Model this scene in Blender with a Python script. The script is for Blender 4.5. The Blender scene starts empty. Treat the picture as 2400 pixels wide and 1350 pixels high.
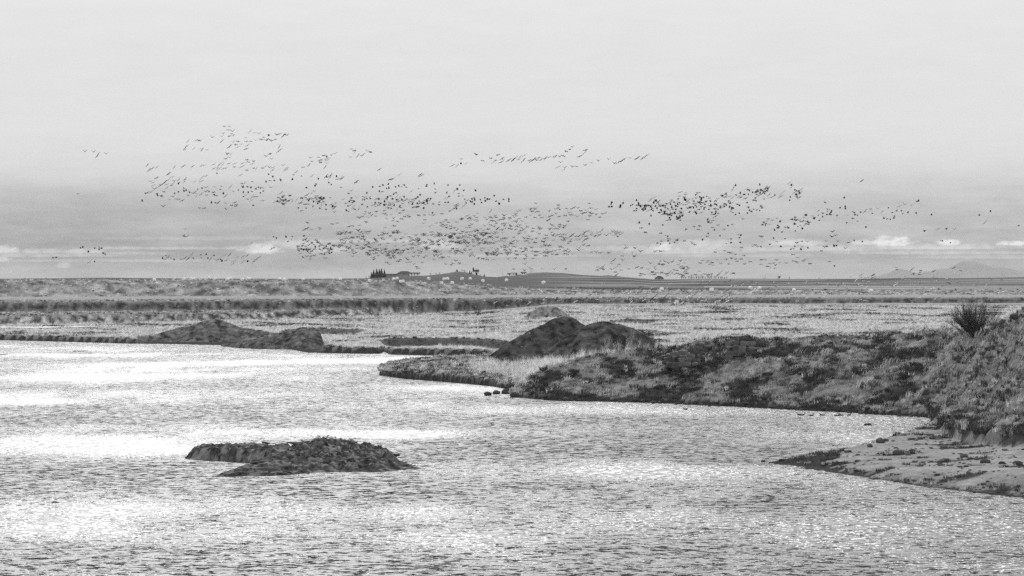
import bpy, math, random
import numpy as np
from mathutils import Vector, Matrix

random.seed(7)
RNG = np.random.default_rng(11)
scene = bpy.context.scene
COL = scene.collection

# ------------------------------------------------------------------ camera
CAM_H, FPX, HOR, CX = 15.5, 6805.0, 650.0, 1200.0      # metres; focal length, horizon row and centre column of the 2400 px photograph
cam_d = bpy.data.cameras.new('camera')
cam_d.sensor_width = 36.0
cam_d.lens = 36.0 * FPX / 2400.0
cam_d.clip_start = 1.0
cam_d.clip_end = 60000.0
cam = bpy.data.objects.new('camera', cam_d)
COL.objects.link(cam)
cam.location = (0, 0, CAM_H)
cam.rotation_euler = (math.radians(90) - math.atan(25.0 / FPX), 0, 0)
scene.camera = cam

# ------------------------------------------------------------------ light
SUN_EL, SUN_AZ = math.radians(34), math.radians(-6)    # azimuth from +Y, negative = left
world = bpy.data.worlds.new('World')
scene.world = world
world.use_nodes = True

def N(nt, typ, **kw):
    n = nt.nodes.new(typ)
    for k, v in kw.items():
        setattr(n, k, v)
    return n

def link_in(nt, sock, v):
    if isinstance(v, bpy.types.NodeSocket):
        nt.links.new(v, sock)
    elif v is not None:
        sock.default_value = v

def MATH(nt, op, a, b=None, c=None, clamp=False):
    n = N(nt, 'ShaderNodeMath', operation=op, use_clamp=clamp)
    link_in(nt, n.inputs[0], a)
    link_in(nt, n.inputs[1], b)
    link_in(nt, n.inputs[2], c)
    return n.outputs[0]

def SMOOTH(nt, v, lo, hi, a=0.0, b=1.0):
    n = N(nt, 'ShaderNodeMapRange', interpolation_type='SMOOTHSTEP')
    link_in(nt, n.inputs['Value'], v)
    n.inputs['From Min'].default_value = lo
    n.inputs['From Max'].default_value = hi
    n.inputs['To Min'].default_value = a
    n.inputs['To Max'].default_value = b
    return n.outputs[0]

def NOISE(nt, vec, scale, detail=4.0, rough=0.55, dist=0.0, out='Fac'):
    n = N(nt, 'ShaderNodeTexNoise')
    link_in(nt, n.inputs['Vector'], vec)
    n.inputs['Scale'].default_value = scale
    n.inputs['Detail'].default_value = detail
    n.inputs['Roughness'].default_value = rough
    n.inputs['Distortion'].default_value = dist
    return n.outputs[out]

def RAMP(nt, fac, stops):
    n = N(nt, 'ShaderNodeValToRGB')
    link_in(nt, n.inputs[0], fac)
    e = n.color_ramp.elements
    e[0].position, e[0].color = stops[0][0], (stops[0][1],) * 3 + (1,)
    e[1].position, e[1].color = stops[-1][0], (stops[-1][1],) * 3 + (1,)
    for p, v in stops[1:-1]:
        el = e.new(p)
        el.color = (v, v, v, 1)
    return n.outputs[0]

SKY_STRENGTH = 0.1
def build_world():
    nt = world.node_tree
    nt.nodes.clear()
    sky = N(nt, 'ShaderNodeTexSky', sky_type='NISHITA', sun_disc=False)
    sky.sun_elevation = SUN_EL
    sky.sun_rotation = SUN_AZ
    bw = N(nt, 'ShaderNodeRGBToBW')
    nt.links.new(sky.outputs[0], bw.inputs[0])
    tc = N(nt, 'ShaderNodeTexCoord')
    sep = N(nt, 'ShaderNodeSeparateXYZ')
    nt.links.new(tc.outputs['Generated'], sep.inputs[0])
    x, y, z = sep.outputs
    e = MATH(nt, 'MULTIPLY', MATH(nt, 'ARCSINE', z), 57.2958)               # elevation, degrees
    a = MATH(nt, 'MULTIPLY', MATH(nt, 'ARCTAN2', x, y), 57.2958)            # azimuth, degrees
    cmb = N(nt, 'ShaderNodeCombineXYZ')
    nt.links.new(MATH(nt, 'MULTIPLY', a, 0.16), cmb.inputs[0])
    nt.links.new(e, cmb.inputs[1])
    wob = NOISE(nt, cmb.outputs[0], 0.9, 3.0)
    fine = N(nt, 'ShaderNodeCombineXYZ')
    nt.links.new(MATH(nt, 'MULTIPLY', a, 0.2), fine.inputs[0])
    nt.links.new(e, fine.inputs[1])
    streak = NOISE(nt, fine.outputs[0], 3.2, 4.0, 0.6)
    # veil of high cloud: brightness against elevation (degrees), in sky units
    e2 = MATH(nt, 'ADD', e, MATH(nt, 'MULTIPLY', MATH(nt, 'SUBTRACT', wob, 0.5), 1.1))
    veil = RAMP(nt, MATH(nt, 'DIVIDE', e2, 10.0, clamp=True),
                [(0.0, .570), (.012, .530), (.03, .44), (.06, .43), (.085, .47), (.105, .51), (.12, .495), (.145, .535), (.17, .595), (.20, .66), (.24, .71), (.30, .735), (.42, .74), (.60, .74), (1.0, .80)])
    up = SMOOTH(nt, e, 4.0, 18.0, 0.0, 1.0)
    hi = SMOOTH(nt, e, 25.0, 90.0, 0.0, -1.05)
    veil = MATH(nt, 'ADD', MATH(nt, 'ADD', veil, up), hi)
    lf = MATH(nt, 'MULTIPLY', SMOOTH(nt, a, 1.0, -9.0, 0.0, -0.10), MATH(nt, 'MULTIPLY', SMOOTH(nt, e, 2.0, 1.2), SMOOTH(nt, e, 0.1, 0.6)))
    veil = MATH(nt, 'ADD', veil, lf)
    st = MATH(nt, 'MULTIPLY', MATH(nt, 'SUBTRACT', streak, 0.5), SMOOTH(nt, e, 0.4, 2.6, 0.55, 0.08))
    veil = MATH(nt, 'ADD', veil, st)
    # low cumulus along the horizon: (column, row, half width, half height, strength) of the photograph, turned into angles
    pv = N(nt, 'ShaderNodeCombineXYZ')
    nt.links.new(MATH(nt, 'MULTIPLY', a, 1.0), pv.inputs[0])
    nt.links.new(MATH(nt, 'MULTIPLY', e, 1.7), pv.inputs[1])
    bil = NOISE(nt, pv.outputs[0], 4.5, 5.0, 0.6)
    total = None
    for px, py, w, h, s in [(22, 588, 42, 13, .26), (14, 609, 26, 9, .18), (112, 591, 60, 9, .16), (200, 591, 60, 8, .17), (158, 624, 22, 9, .12), (330, 595, 120, 5, .10),
                            (614, 587, 52, 17, .30), (690, 575, 80, 18, .13), (760, 585, 60, 14, .10), (1030, 578, 60, 16, .14), (1562, 582, 36, 14, .26), (1660, 580, 90, 20, .15),
                            (1500, 582, 130, 7, .12), (1860, 572, 80, 12, .16), (2082, 571, 55, 17, .30), (2025, 572, 40, 9, .20), (2212, 572, 32, 10, .26),
                            (2160, 582, 210, 7, .16), (2372, 573, 60, 8, .28), (1950, 582, 180, 6, .12), (2300, 604, 200, 6, .10), (1750, 600, 200, 6, .09),
                            (90, 600, 220, 7, .14), (420, 583, 240, 5, .12), (250, 612, 260, 5, .10), (850, 566, 220, 6, .10), (1200, 600, 260, 5, .09), (2200, 594, 260, 6, .13), (1600, 592, 200, 6, .12), (1700, 586, 480, 8, .13), (2150, 580, 300, 9, .12), (500, 560, 300, 6, .05), (1320, 585, 160, 8, .09), (-220, 588, 120, 14, .2), (2640, 575, 110, 14, .2)]:
        a0, e0 = math.degrees((px - CX) / FPX), math.degrees((HOR - py) / FPX)
        wa, he = math.degrees(w / FPX), math.degrees(h / FPX)
        da = MATH(nt, 'DIVIDE', MATH(nt, 'SUBTRACT', a, a0), wa)
        de = MATH(nt, 'DIVIDE', MATH(nt, 'SUBTRACT', e, e0), he)
        below = MATH(nt, 'MULTIPLY', MATH(nt, 'MINIMUM', de, 0.0), 0.9)      # flatter base
        de = MATH(nt, 'ADD', de, below)
        r = MATH(nt, 'ADD', MATH(nt, 'MULTIPLY', da, da), MATH(nt, 'MULTIPLY', de, de))
        r = MATH(nt, 'ADD', r, MATH(nt, 'MULTIPLY', MATH(nt, 'SUBTRACT', bil, 0.5), 3.4))
        m = SMOOTH(nt, r, 1.5, -0.25, 0.0, s * 2.1)
        total = m if total is None else MATH(nt, 'MAXIMUM', total, m)
    veil = MATH(nt, 'ADD', veil, total)
    veil = MATH(nt, 'MULTIPLY', veil, 1.0 / SKY_STRENGTH)
    mix = N(nt, 'ShaderNodeMix', data_type='FLOAT')
    mix.inputs['Factor'].default_value = 0.90
    nt.links.new(MATH(nt, 'MINIMUM', bw.outputs[0], 12.0), mix.inputs['A'])
    nt.links.new(veil, mix.inputs['B'])
    bg = N(nt, 'ShaderNodeBackground')
    bg.inputs['Strength'].default_value = SKY_STRENGTH
    nt.links.new(mix.outputs['Result'], bg.inputs['Color'])
    out = N(nt, 'ShaderNodeOutputWorld')
    nt.links.new(bg.outputs[0], out.inputs['Surface'])
build_world()

sun_d = bpy.data.lights.new('sun', 'SUN')
sun_d.energy = 2.3
sun_d.angle = math.radians(0.55)
sun = bpy.data.objects.new('sun', sun_d)
COL.objects.link(sun)
sun_dir = Vector((math.sin(SUN_AZ) * math.cos(SUN_EL), math.cos(SUN_AZ) * math.cos(SUN_EL), math.sin(SUN_EL)))
sun.rotation_euler = (-sun_dir).to_track_quat('-Z', 'Y').to_euler()

scene.view_settings.view_transform = 'Standard'
scene.view_settings.look = 'None'
scene.view_settings.exposure = 0.0
scene.view_settings.gamma = 1.0
scene.view_settings.use_curve_mapping = False
scene.cycles.use_denoising = False
scene.cycles.max_bounces = 6
scene.cycles.volume_bounces = 0
scene.cycles.sample_clamp_indirect = 4.0
scene.cycles.sample_clamp_direct = 12.0

# ------------------------------------------------------------------ helpers
def tag(o, label=None, cat=None, group=None, kind=None):
    if label: o['label'] = label
    if cat: o['category'] = cat
    if group: o['group'] = group
    if kind: o['kind'] = kind
    return o

def mesh_np(name, V, F, mat=None, smooth=True, attrs=None, mat_idx=None):
    """F: (n,3) or (n,4) int array."""
    me = bpy.data.meshes.new(name)
    V = np.asarray(V, dtype=np.float32)
    F = np.asarray(F, dtype=np.int32)
    n, k = F.shape
    me.vertices.add(len(V))
    me.vertices.foreach_set('co', V.ravel())
    me.loops.add(n * k)
    me.loops.foreach_set('vertex_index', F.ravel())
    me.polygons.add(n)
    me.polygons.foreach_set('loop_start', np.arange(0, n * k, k, dtype=np.int32))
    me.polygons.foreach_set('loop_total', np.full(n, k, dtype=np.int32))
    if smooth:
        me.polygons.foreach_set('use_smooth', np.ones(n, dtype=bool))
    for m in (mat if isinstance(mat, (list, tuple)) else [mat]):
        if m: me.materials.append(m)
    if mat_idx is not None:
        me.polygons.foreach_set('material_index', np.asarray(mat_idx, dtype=np.int32))
    me.update(calc_edges=True)
    for an, av in (attrs or {}).items():
        at = me.attributes.new(an, 'FLOAT', 'POINT')
        at.data.foreach_set('value', np.asarray(av, dtype=np.float32).ravel())
    return me

def add(name, me, parent=None, loc=(0, 0, 0), rot=(0, 0, 0), scl=(1, 1, 1)):
    o = bpy.data.objects.new(name, me)
    COL.objects.link(o)
    o.location, o.rotation_euler, o.scale = loc, rot, scl
    if parent: o.parent = parent
    return o

def empty(name, loc=(0, 0, 0), rz=0.0):
    o = bpy.data.objects.new(name, None)
    COL.objects.link(o)
    o.location = loc
    o.rotation_euler = (0, 0, rz)
    return o

def copy_tree(o, parent=None):
    c = o.copy()
    COL.objects.link(c)
    c.parent = parent
    for ch in list(o.children):
        copy_tree(ch, c)
    return c

class MB:
    """collects polygons (triangles) for one mesh"""
    def __init__(s):
        s.v, s.f, s.m = [], [], []
    def poly(s, pts, m=0):
        b = len(s.v)
        s.v.extend([tuple(p) for p in pts])
        for i in range(1, len(pts) - 1):
            s.f.append((b, b + i, b + i + 1)); s.m.append(m)
    def box(s, c, d, rz=0.0, m=0):
        ca, sa = math.cos(rz), math.sin(rz)
        P = []
        for dz in (-1, 1):
            for dx, dy in ((-1, -1), (1, -1), (1, 1), (-1, 1)):
                X, Y = dx * d[0] / 2, dy * d[1] / 2
                P.append((c[0] + X * ca - Y * sa, c[1] + X * sa + Y * ca, c[2] + dz * d[2] / 2))
        for q in ((0, 3, 2, 1), (4, 5, 6, 7), (0, 1, 5, 4), (1, 2, 6, 5), (2, 3, 7, 6), (3, 0, 4, 7)):
            s.poly([P[i] for i in q], m)
    def tube(s, pts, rads, n=4, m=0):
        rings = []
        for i, p in enumerate(pts):
            p = Vector(p)
            d = (Vector(pts[min(i + 1, len(pts) - 1)]) - Vector(pts[max(i - 1, 0)]))
            d = d.normalized() if d.length > 1e-9 else Vector((0, 0, 1))
            u = d.orthogonal().normalized()
            w = d.cross(u)
            b = len(s.v)
            for k in range(n):
                an = 2 * math.pi * k / n
                s.v.append(tuple(p + (u * math.cos(an) + w * math.sin(an)) * rads[i]))
            rings.append(b)
        for i in range(len(rings) - 1):
            for k in range(n):
                a, b_, c, d_ = rings[i] + k, rings[i] + (k + 1) % n, rings[i + 1] + (k + 1) % n, rings[i + 1] + k
                s.f += [(a, b_, c), (a, c, d_)]; s.m += [m, m]
    def mesh(s, name, mats, smooth=False):
        return mesh_np(name, s.v, s.f, mats, smooth, None, s.m)

def hash2(ix, iy, seed):
    h = (ix.astype(np.int64) * 374761393 + iy.astype(np.int64) * 668265263 + seed * 1442695041) & 0xFFFFFFFF
    h = ((h ^ (h >> 13)) * 1274126177) & 0xFFFFFFFF
    return h ^ (h >> 16)

def pnoise(x, y, seed=0):
    x, y = np.asarray(x, float), np.asarray(y, float)
    ix, iy = np.floor(x), np.floor(y)
    fx, fy = x - ix, y - iy
    ux, uy = fx * fx * fx * (fx * (fx * 6 - 15) + 10), fy * fy * fy * (fy * (fy * 6 - 15) + 10)
    def g(ox, oy):
        an = (hash2(ix + ox, iy + oy, seed) & 1023) * (2 * math.pi / 1024)
        return np.cos(an) * (fx - ox) + np.sin(an) * (fy - oy)
    n0 = g(0, 0) * (1 - ux) + g(1, 0) * ux
    n1 = g(0, 1) * (1 - ux) + g(1, 1) * ux
    return (n0 * (1 - uy) + n1 * uy) * 1.5

def fbm(x, y, oct=4, seed=0, gain=0.5):
    r, a = 0, 1.0
    for o in range(oct):
        r = r + a * pnoise(x * 2 ** o + 17.3 * o, y * 2 ** o - 9.1 * o, seed + o)
        a *= gain
    return r

def billow(x, y, oct=3, seed=0):
    r, a = 0, 1.0
    for o in range(oct):
        r = r + a * (0.55 - np.abs(pnoise(x * 2 ** o + 3.7 * o, y * 2 ** o + 5.1 * o, seed + o)) * 1.3)
        a *= 0.5
    return r

def sst(v, a, b):
    t = np.clip((v - a) / (b - a), 0, 1)
    return t * t * (3 - 2 * t)

def line(pts):
    xs = np.array([p[0] for p in pts], float); ys = np.array([p[1] for p in pts], float)
    return lambda px: np.interp(px, xs, ys)

def shore(pts):
    """a waterline seen at rows y becomes distances at water level"""
    xs = np.array([p[0] for p in pts], float); ds = np.array([CAM_H * FPX / (p[1] - HOR) for p in pts], float)
    return lambda px: np.interp(px, xs, ds)

# ------------------------------------------------------------------ materials (a black-and-white photograph: neutral greys)
def new_mat(name):
    m = bpy.data.materials.new(name)
    m.use_nodes = True
    m.node_tree.nodes.clear()
    return m

def simple_mat(name, val, rough=0.85, var=0.25, scale=3.0, transl=0.0, spec=0.05, rnd=0.0):
    m = new_mat(name)
    nt = m.node_tree
    tc = N(nt, 'ShaderNodeTexCoord')
    n = NOISE(nt, tc.outputs['Object'], scale, 4.0, 0.6)
    k = MATH(nt, 'MULTIPLY_ADD', MATH(nt, 'SUBTRACT', n, 0.5), 2.0 * var, 1.0)
    v = MATH(nt, 'MULTIPLY', k, val)
    if rnd:
        oi = N(nt, 'ShaderNodeObjectInfo')
        v = MATH(nt, 'MULTIPLY', v, MATH(nt, 'MULTIPLY_ADD', oi.outputs['Random'], 2 * rnd, 1 - rnd))
    b = N(nt, 'ShaderNodeBsdfPrincipled')
    nt.links.new(v, b.inputs['Base Color'])
    b.inputs['Roughness'].default_value = rough
    b.inputs['Specular IOR Level'].default_value = spec
    out = N(nt, 'ShaderNodeOutputMaterial')
    sh = b.outputs[0]
    if transl:
        t = N(nt, 'ShaderNodeBsdfTranslucent')
        nt.links.new(v, t.inputs['Color'])
        mx = N(nt, 'ShaderNodeMixShader')
        mx.inputs[0].default_value = transl
        nt.links.new(sh, mx.inputs[1]); nt.links.new(t.outputs[0], mx.inputs[2])
        sh = mx.outputs[0]
    nt.links.new(sh, out.inputs['Surface'])
    return m

def ground_mat():
    m = new_mat('ground')
    nt = m.node_tree
    at = N(nt, 'ShaderNodeAttribute', attribute_name='tone')
    geo = N(nt, 'ShaderNodeNewGeometry')
    n1 = NOISE(nt, geo.outputs['Position'], 0.35, 5.0, 0.65)
    n2 = NOISE(nt, geo.outputs['Position'], 2.2, 4.0, 0.65)
    k = MATH(nt, 'MULTIPLY_ADD', MATH(nt, 'SUBTRACT', n1, 0.5), 1.3, 1.0)
    k2 = MATH(nt, 'MULTIPLY_ADD', MATH(nt, 'SUBTRACT', n2, 0.5), 1.6, 1.0)
    v = MATH(nt, 'MULTIPLY', at.outputs['Fac'], MATH(nt, 'MULTIPLY', k, k2))
    v = MATH(nt, 'MAXIMUM', v, 0.012)
    b = N(nt, 'ShaderNodeBsdfPrincipled')
    nt.links.new(v, b.inputs['Base Color'])
    b.inputs['Roughness'].default_value = 0.9
    b.inputs['Specular IOR Level'].default_value = 0.0
    bp = N(nt, 'ShaderNodeBump')
    bp.inputs['Strength'].default_value = 0.6
    bp.inputs['Distance'].default_value = 0.25
    nt.links.new(n2, bp.inputs['Height'])
    nt.links.new(bp.outputs[0], b.inputs['Normal'])
    out = N(nt, 'ShaderNodeOutputMaterial')
    nt.links.new(b.outputs[0], out.inputs['Surface'])
    return m

def water_mat():
    m = new_mat('river_water')
    nt = m.node_tree
    geo = N(nt, 'ShaderNodeNewGeometry')
    ruf = N(nt, 'ShaderNodeAttribute', attribute_name='ruffle').outputs['Fac']
    pos = geo.outputs['Position']
    mp = N(nt, 'ShaderNodeMapping')
    nt.links.new(pos, mp.inputs['Vector'])
    mp.inputs['Scale'].default_value = (0.7, 1.0, 1.0)
    mp.inputs['Rotation'].default_value = (0, 0, 0.18)
    def vecn(scale, detail):
        n = NOISE(nt, mp.outputs[0], scale, detail, 0.62, 0.3, 'Color')
        s = N(nt, 'ShaderNodeVectorMath', operation='SUBTRACT')
        nt.links.new(n, s.inputs[0]); s.inputs[1].default_value = (.5, .5, .5)
        return s.outputs[0]
    a1 = vecn(1.6, 2.0)
    a2 = vecn(3.6, 2.0)
    def scl(v, f):
        s = N(nt, 'ShaderNodeVectorMath', operation='SCALE')
        nt.links.new(v, s.inputs[0]); link_in(nt, s.inputs['Scale'], f)
        return s.outputs[0]
    ad = N(nt, 'ShaderNodeVectorMath', operation='ADD')
    nt.links.new(scl(a1, 0.9), ad.inputs[0]); nt.links.new(scl(a2, 0.75), ad.inputs[1])
    amp = ruf
    t = scl(ad.outputs[0], amp)
    flat = N(nt, 'ShaderNodeVectorMath', operation='MULTIPLY')
    nt.links.new(t, flat.inputs[0]); flat.inputs[1].default_value = (1, 1, 0)
    up = N(nt, 'ShaderNodeVectorMath', operation='ADD')
    nt.links.new(flat.outputs[0], up.inputs[0]); up.inputs[1].default_value = (0, 0, 1)
    nm = N(nt, 'ShaderNodeVectorMath', operation='NORMALIZE')
    nt.links.new(up.outputs[0], nm.inputs[0])
    b = N(nt, 'ShaderNodeBsdfPrincipled')
    b.inputs['Base Color'].default_value = (.02, .02, .02, 1)
    b.inputs['IOR'].default_value = 1.33
    b.inputs['Roughness'].default_value = 0.36
    nt.links.new(nm.outputs[0], b.inputs['Normal'])
    out = N(nt, 'ShaderNodeOutputMaterial')
    nt.links.new(b.outputs[0], out.inputs['Surface'])
    return m

M_GROUND = ground_mat()
M_WATER = water_mat()
M_ROCK = simple_mat('dark_rock', 0.045, 0.9, 0.6, 1.2, spec=0.05, rnd=0.3)
M_CLIFF = simple_mat('cliff_rock', 0.085, 0.85, 0.6, 1.5, rnd=0.4)
M_EARTH = simple_mat('dark_earth', 0.05, 0.95, 0.5, 0.5, spec=0.1)
M_STRAW = simple_mat('dry_straw', 0.55, 0.8, 0.2, 2.0, transl=0.4, rnd=0.45)
M_GRASS = simple_mat('hill_grass', 0.32, 0.8, 0.25, 2.0, transl=0.35, rnd=0.65)
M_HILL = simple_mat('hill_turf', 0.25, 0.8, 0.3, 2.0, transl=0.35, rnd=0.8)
M_DARKG = simple_mat('dark_heath', 0.055, 0.9, 0.3, 2.0, transl=0.2, rnd=0.5)
M_TWIG = simple_mat('dark_twig', 0.05, 0.8, 0.2, 5.0)
M_PALETWIG = simple_mat('pale_twig', 0.45, 0.8, 0.2, 5.0, transl=0.2)
M_GREYTWIG = simple_mat('grey_twig', 0.2, 0.8, 0.2, 5.0)
M_GRAVEL = simple_mat('pale_gravel', 0.2, 0.9, 0.3, 0.4)
M_ASPHALT = simple_mat('asphalt', 0.11, 0.85, 0.2, 0.3)
M_BALE = simple_mat('white_film', 0.74, 0.5, 0.2, 2.5, spec=0.2, transl=0.3)
M_BALE_END = simple_mat('white_film_end', 0.74, 0.5, 0.3, 4.0, spec=0.2, transl=0.3)
M_CONIFER = simple_mat('conifer_needles', 0.035, 0.9, 0.4, 2.0, transl=0.1)
M_BARK = simple_mat('bark', 0.06, 0.9, 0.3, 3.0)
M_WHITE = simple_mat('white_wall', 0.72, 0.7, 0.1, 0.5)
M_ROOF = simple_mat('dark_roof', 0.035, 0.95, 0.2, 0.5, spec=0.05)
M_GREYWALL = simple_mat('grey_wall', 0.15, 0.8, 0.2, 0.5)
M_PANE = simple_mat('window_glass', 0.03, 0.1, 0.1, 1.0, spec=0.5)
M_POST = simple_mat('weathered_wood', 0.42, 0.8, 0.3, 4.0)
M_GLIT = simple_mat('goose_lit_wing', 0.6, 0.7, 0.2, 4.0)  # upper wing of the low birds, sunlight put into its pale colour
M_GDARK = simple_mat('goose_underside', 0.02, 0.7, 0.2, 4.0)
M_GSHADE = simple_mat('goose_shaded_wing', 0.035, 0.7, 0.2, 4.0)  # same upper wing against the sky, backlit darkness put into the colour
M_MOUNT = simple_mat('mountain_rock_hazed', 0.215, 0.95, 0.3, 0.002)  # paler than its rock: part of the distance haze is in this colour

# ------------------------------------------------------------------ terrain
FAR_SHORE = shore([(-900, 786), (-300, 793), (0, 797), (150, 801), (290, 805), (420, 807), (500, 809), (600, 812), (680, 819), (722, 827), (850, 829), (888, 829),
                   (900, 824), (915, 831), (960, 832), (1060, 834), (1150, 836), (1160, 838), (3500, 838)])
D1 = line([(-900, 790), (0, 838), (500, 900), (900, 1000), (1100, 1060), (3500, 1060)])
H1 = line([(-900, 2.6), (500, 2.5), (900, 2.0), (1060, 0.5), (1120, 0), (3500, 0)])
D2 = line([(-900, 860), (0, 905), (350, 925), (700, 965), (1100, 1050), (1300, 1092), (2400, 1120), (3500, 1140)])
ZC = line([(-900, 7.9), (700, 7.9), (1100, 7.7), (2400, 7.5), (3500, 7.5)])
D3 = line([(-900, 1010), (0, 1030), (600, 1062), (1000, 1108), (1200, 1132), (1500, 1150), (3500, 1170)])
W3 = line([(-900, 24), (900, 28), (1050, 36), (1200, 50), (1400, 60), (3500, 60)])
ZD = line([(-900, 14.3), (300, 14.4), (900, 14.35), (1000, 13.5), (1080, 12.6), (1160, 11.4), (1250, 10.6), (1400, 10.0), (1700, 10.0), (2400, 9.8), (3500, 9.8)])
SKYL = line([(-900, 654), (0, 653.4), (120, 652.6), (240, 650.6), (330, 651.6), (440, 652.8), (700, 653.5), (850, 652.6), (900, 650), (940, 645.5), (1000, 646), (1035, 642), (1052, 639.5), (1071, 636),
             (1090, 637.8), (1110, 642.5), (1135, 648), (1165, 649.5), (1195, 645.5), (1225, 642.5), (1250, 639.5), (1275, 638.2), (1320, 640), (1360, 644), (1410, 646.5), (1425, 645),
             (1455, 648), (1500, 652), (1540, 655), (1600, 654), (1750, 653), (1830, 653.5), (1920, 653.8), (2050, 653.2), (2130, 651.2), (2250, 652), (2400, 649.6), (2600, 650), (3500, 652)])
B_SHORE = shore([(886, 880), (950, 888), (1050, 896), (1150, 905), (1180, 911), (1192, 920), (1205, 931), (1300, 939), (1500, 944), (1700, 952), (1850, 960), (2000, 968),
                 (2130, 977), (2178, 980), (2186, 1003), (2215, 1045), (2260, 1066), (2330, 1082), (2400, 1090), (2900, 1160), (3500, 1230)])
B_UPPER = shore([(886, 880), (893, 870), (915, 864), (980, 857), (1060, 853), (1125, 849), (1145, 838)])
B_BANK = line([(880, .75), (1050, 1.0), (1150, .8), (1190, .35), (1300, .45), (2150, .5), (2200, 1.2), (2300, 2.0), (2500, 2.4), (3500, 2.4)])
B_BW = line([(880, .7), (1150, .8), (1300, 1.0), (2150, 1.2), (2200, 5.0), (2400, 7.0), (3500, 7.0)])
CR_Y = line([(880, 870), (1200, 880), (1290, 866), (1400, 838), (1500, 824), (1560, 821), (1620, 810), (1650, 801), (1800, 799), (2000, 801), (2100, 791), (2200, 788), (2280, 783),
             (2340, 765), (2400, 737), (2500, 700), (2650, 655), (3500, 600)])
CR_D = line([(880, 440), (1200, 392), (1290, 380), (1400, 383), (1560, 381), (1800, 371), (2000, 360), (2150, 356), (2200, 352), (2260, 342), (2340, 318), (2400, 298), (2500, 280), (2900, 250), (3500, 250)])
B_FLAT = line([(880, 0), (2150, 0), (2176, 322), (2215, 317), (2260, 300), (2330, 272), (2400, 256), (2600, 235), (3500, 220)])     # a level shelf lies before the hill here
CR_ON = lambda px: sst(px, 1180, 1300)
C_LOW = shore([(1784, 1085.5), (1850, 1095), (1930, 1106), (2050, 1123), (2150, 1140), (2300, 1158), (2400, 1168), (2900, 1215), (3500, 1260)])
C_UP = shore([(1784, 1085), (1900, 1071), (1990, 1058), (2050, 1044), (2140, 1022), (2190, 1000), (2300, 960), (3500, 960)])
C_H = line([(1784, .12), (1900, .42), (2050, .6), (2200, .85), (2400, 1.25), (3500, 1.6)])

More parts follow.
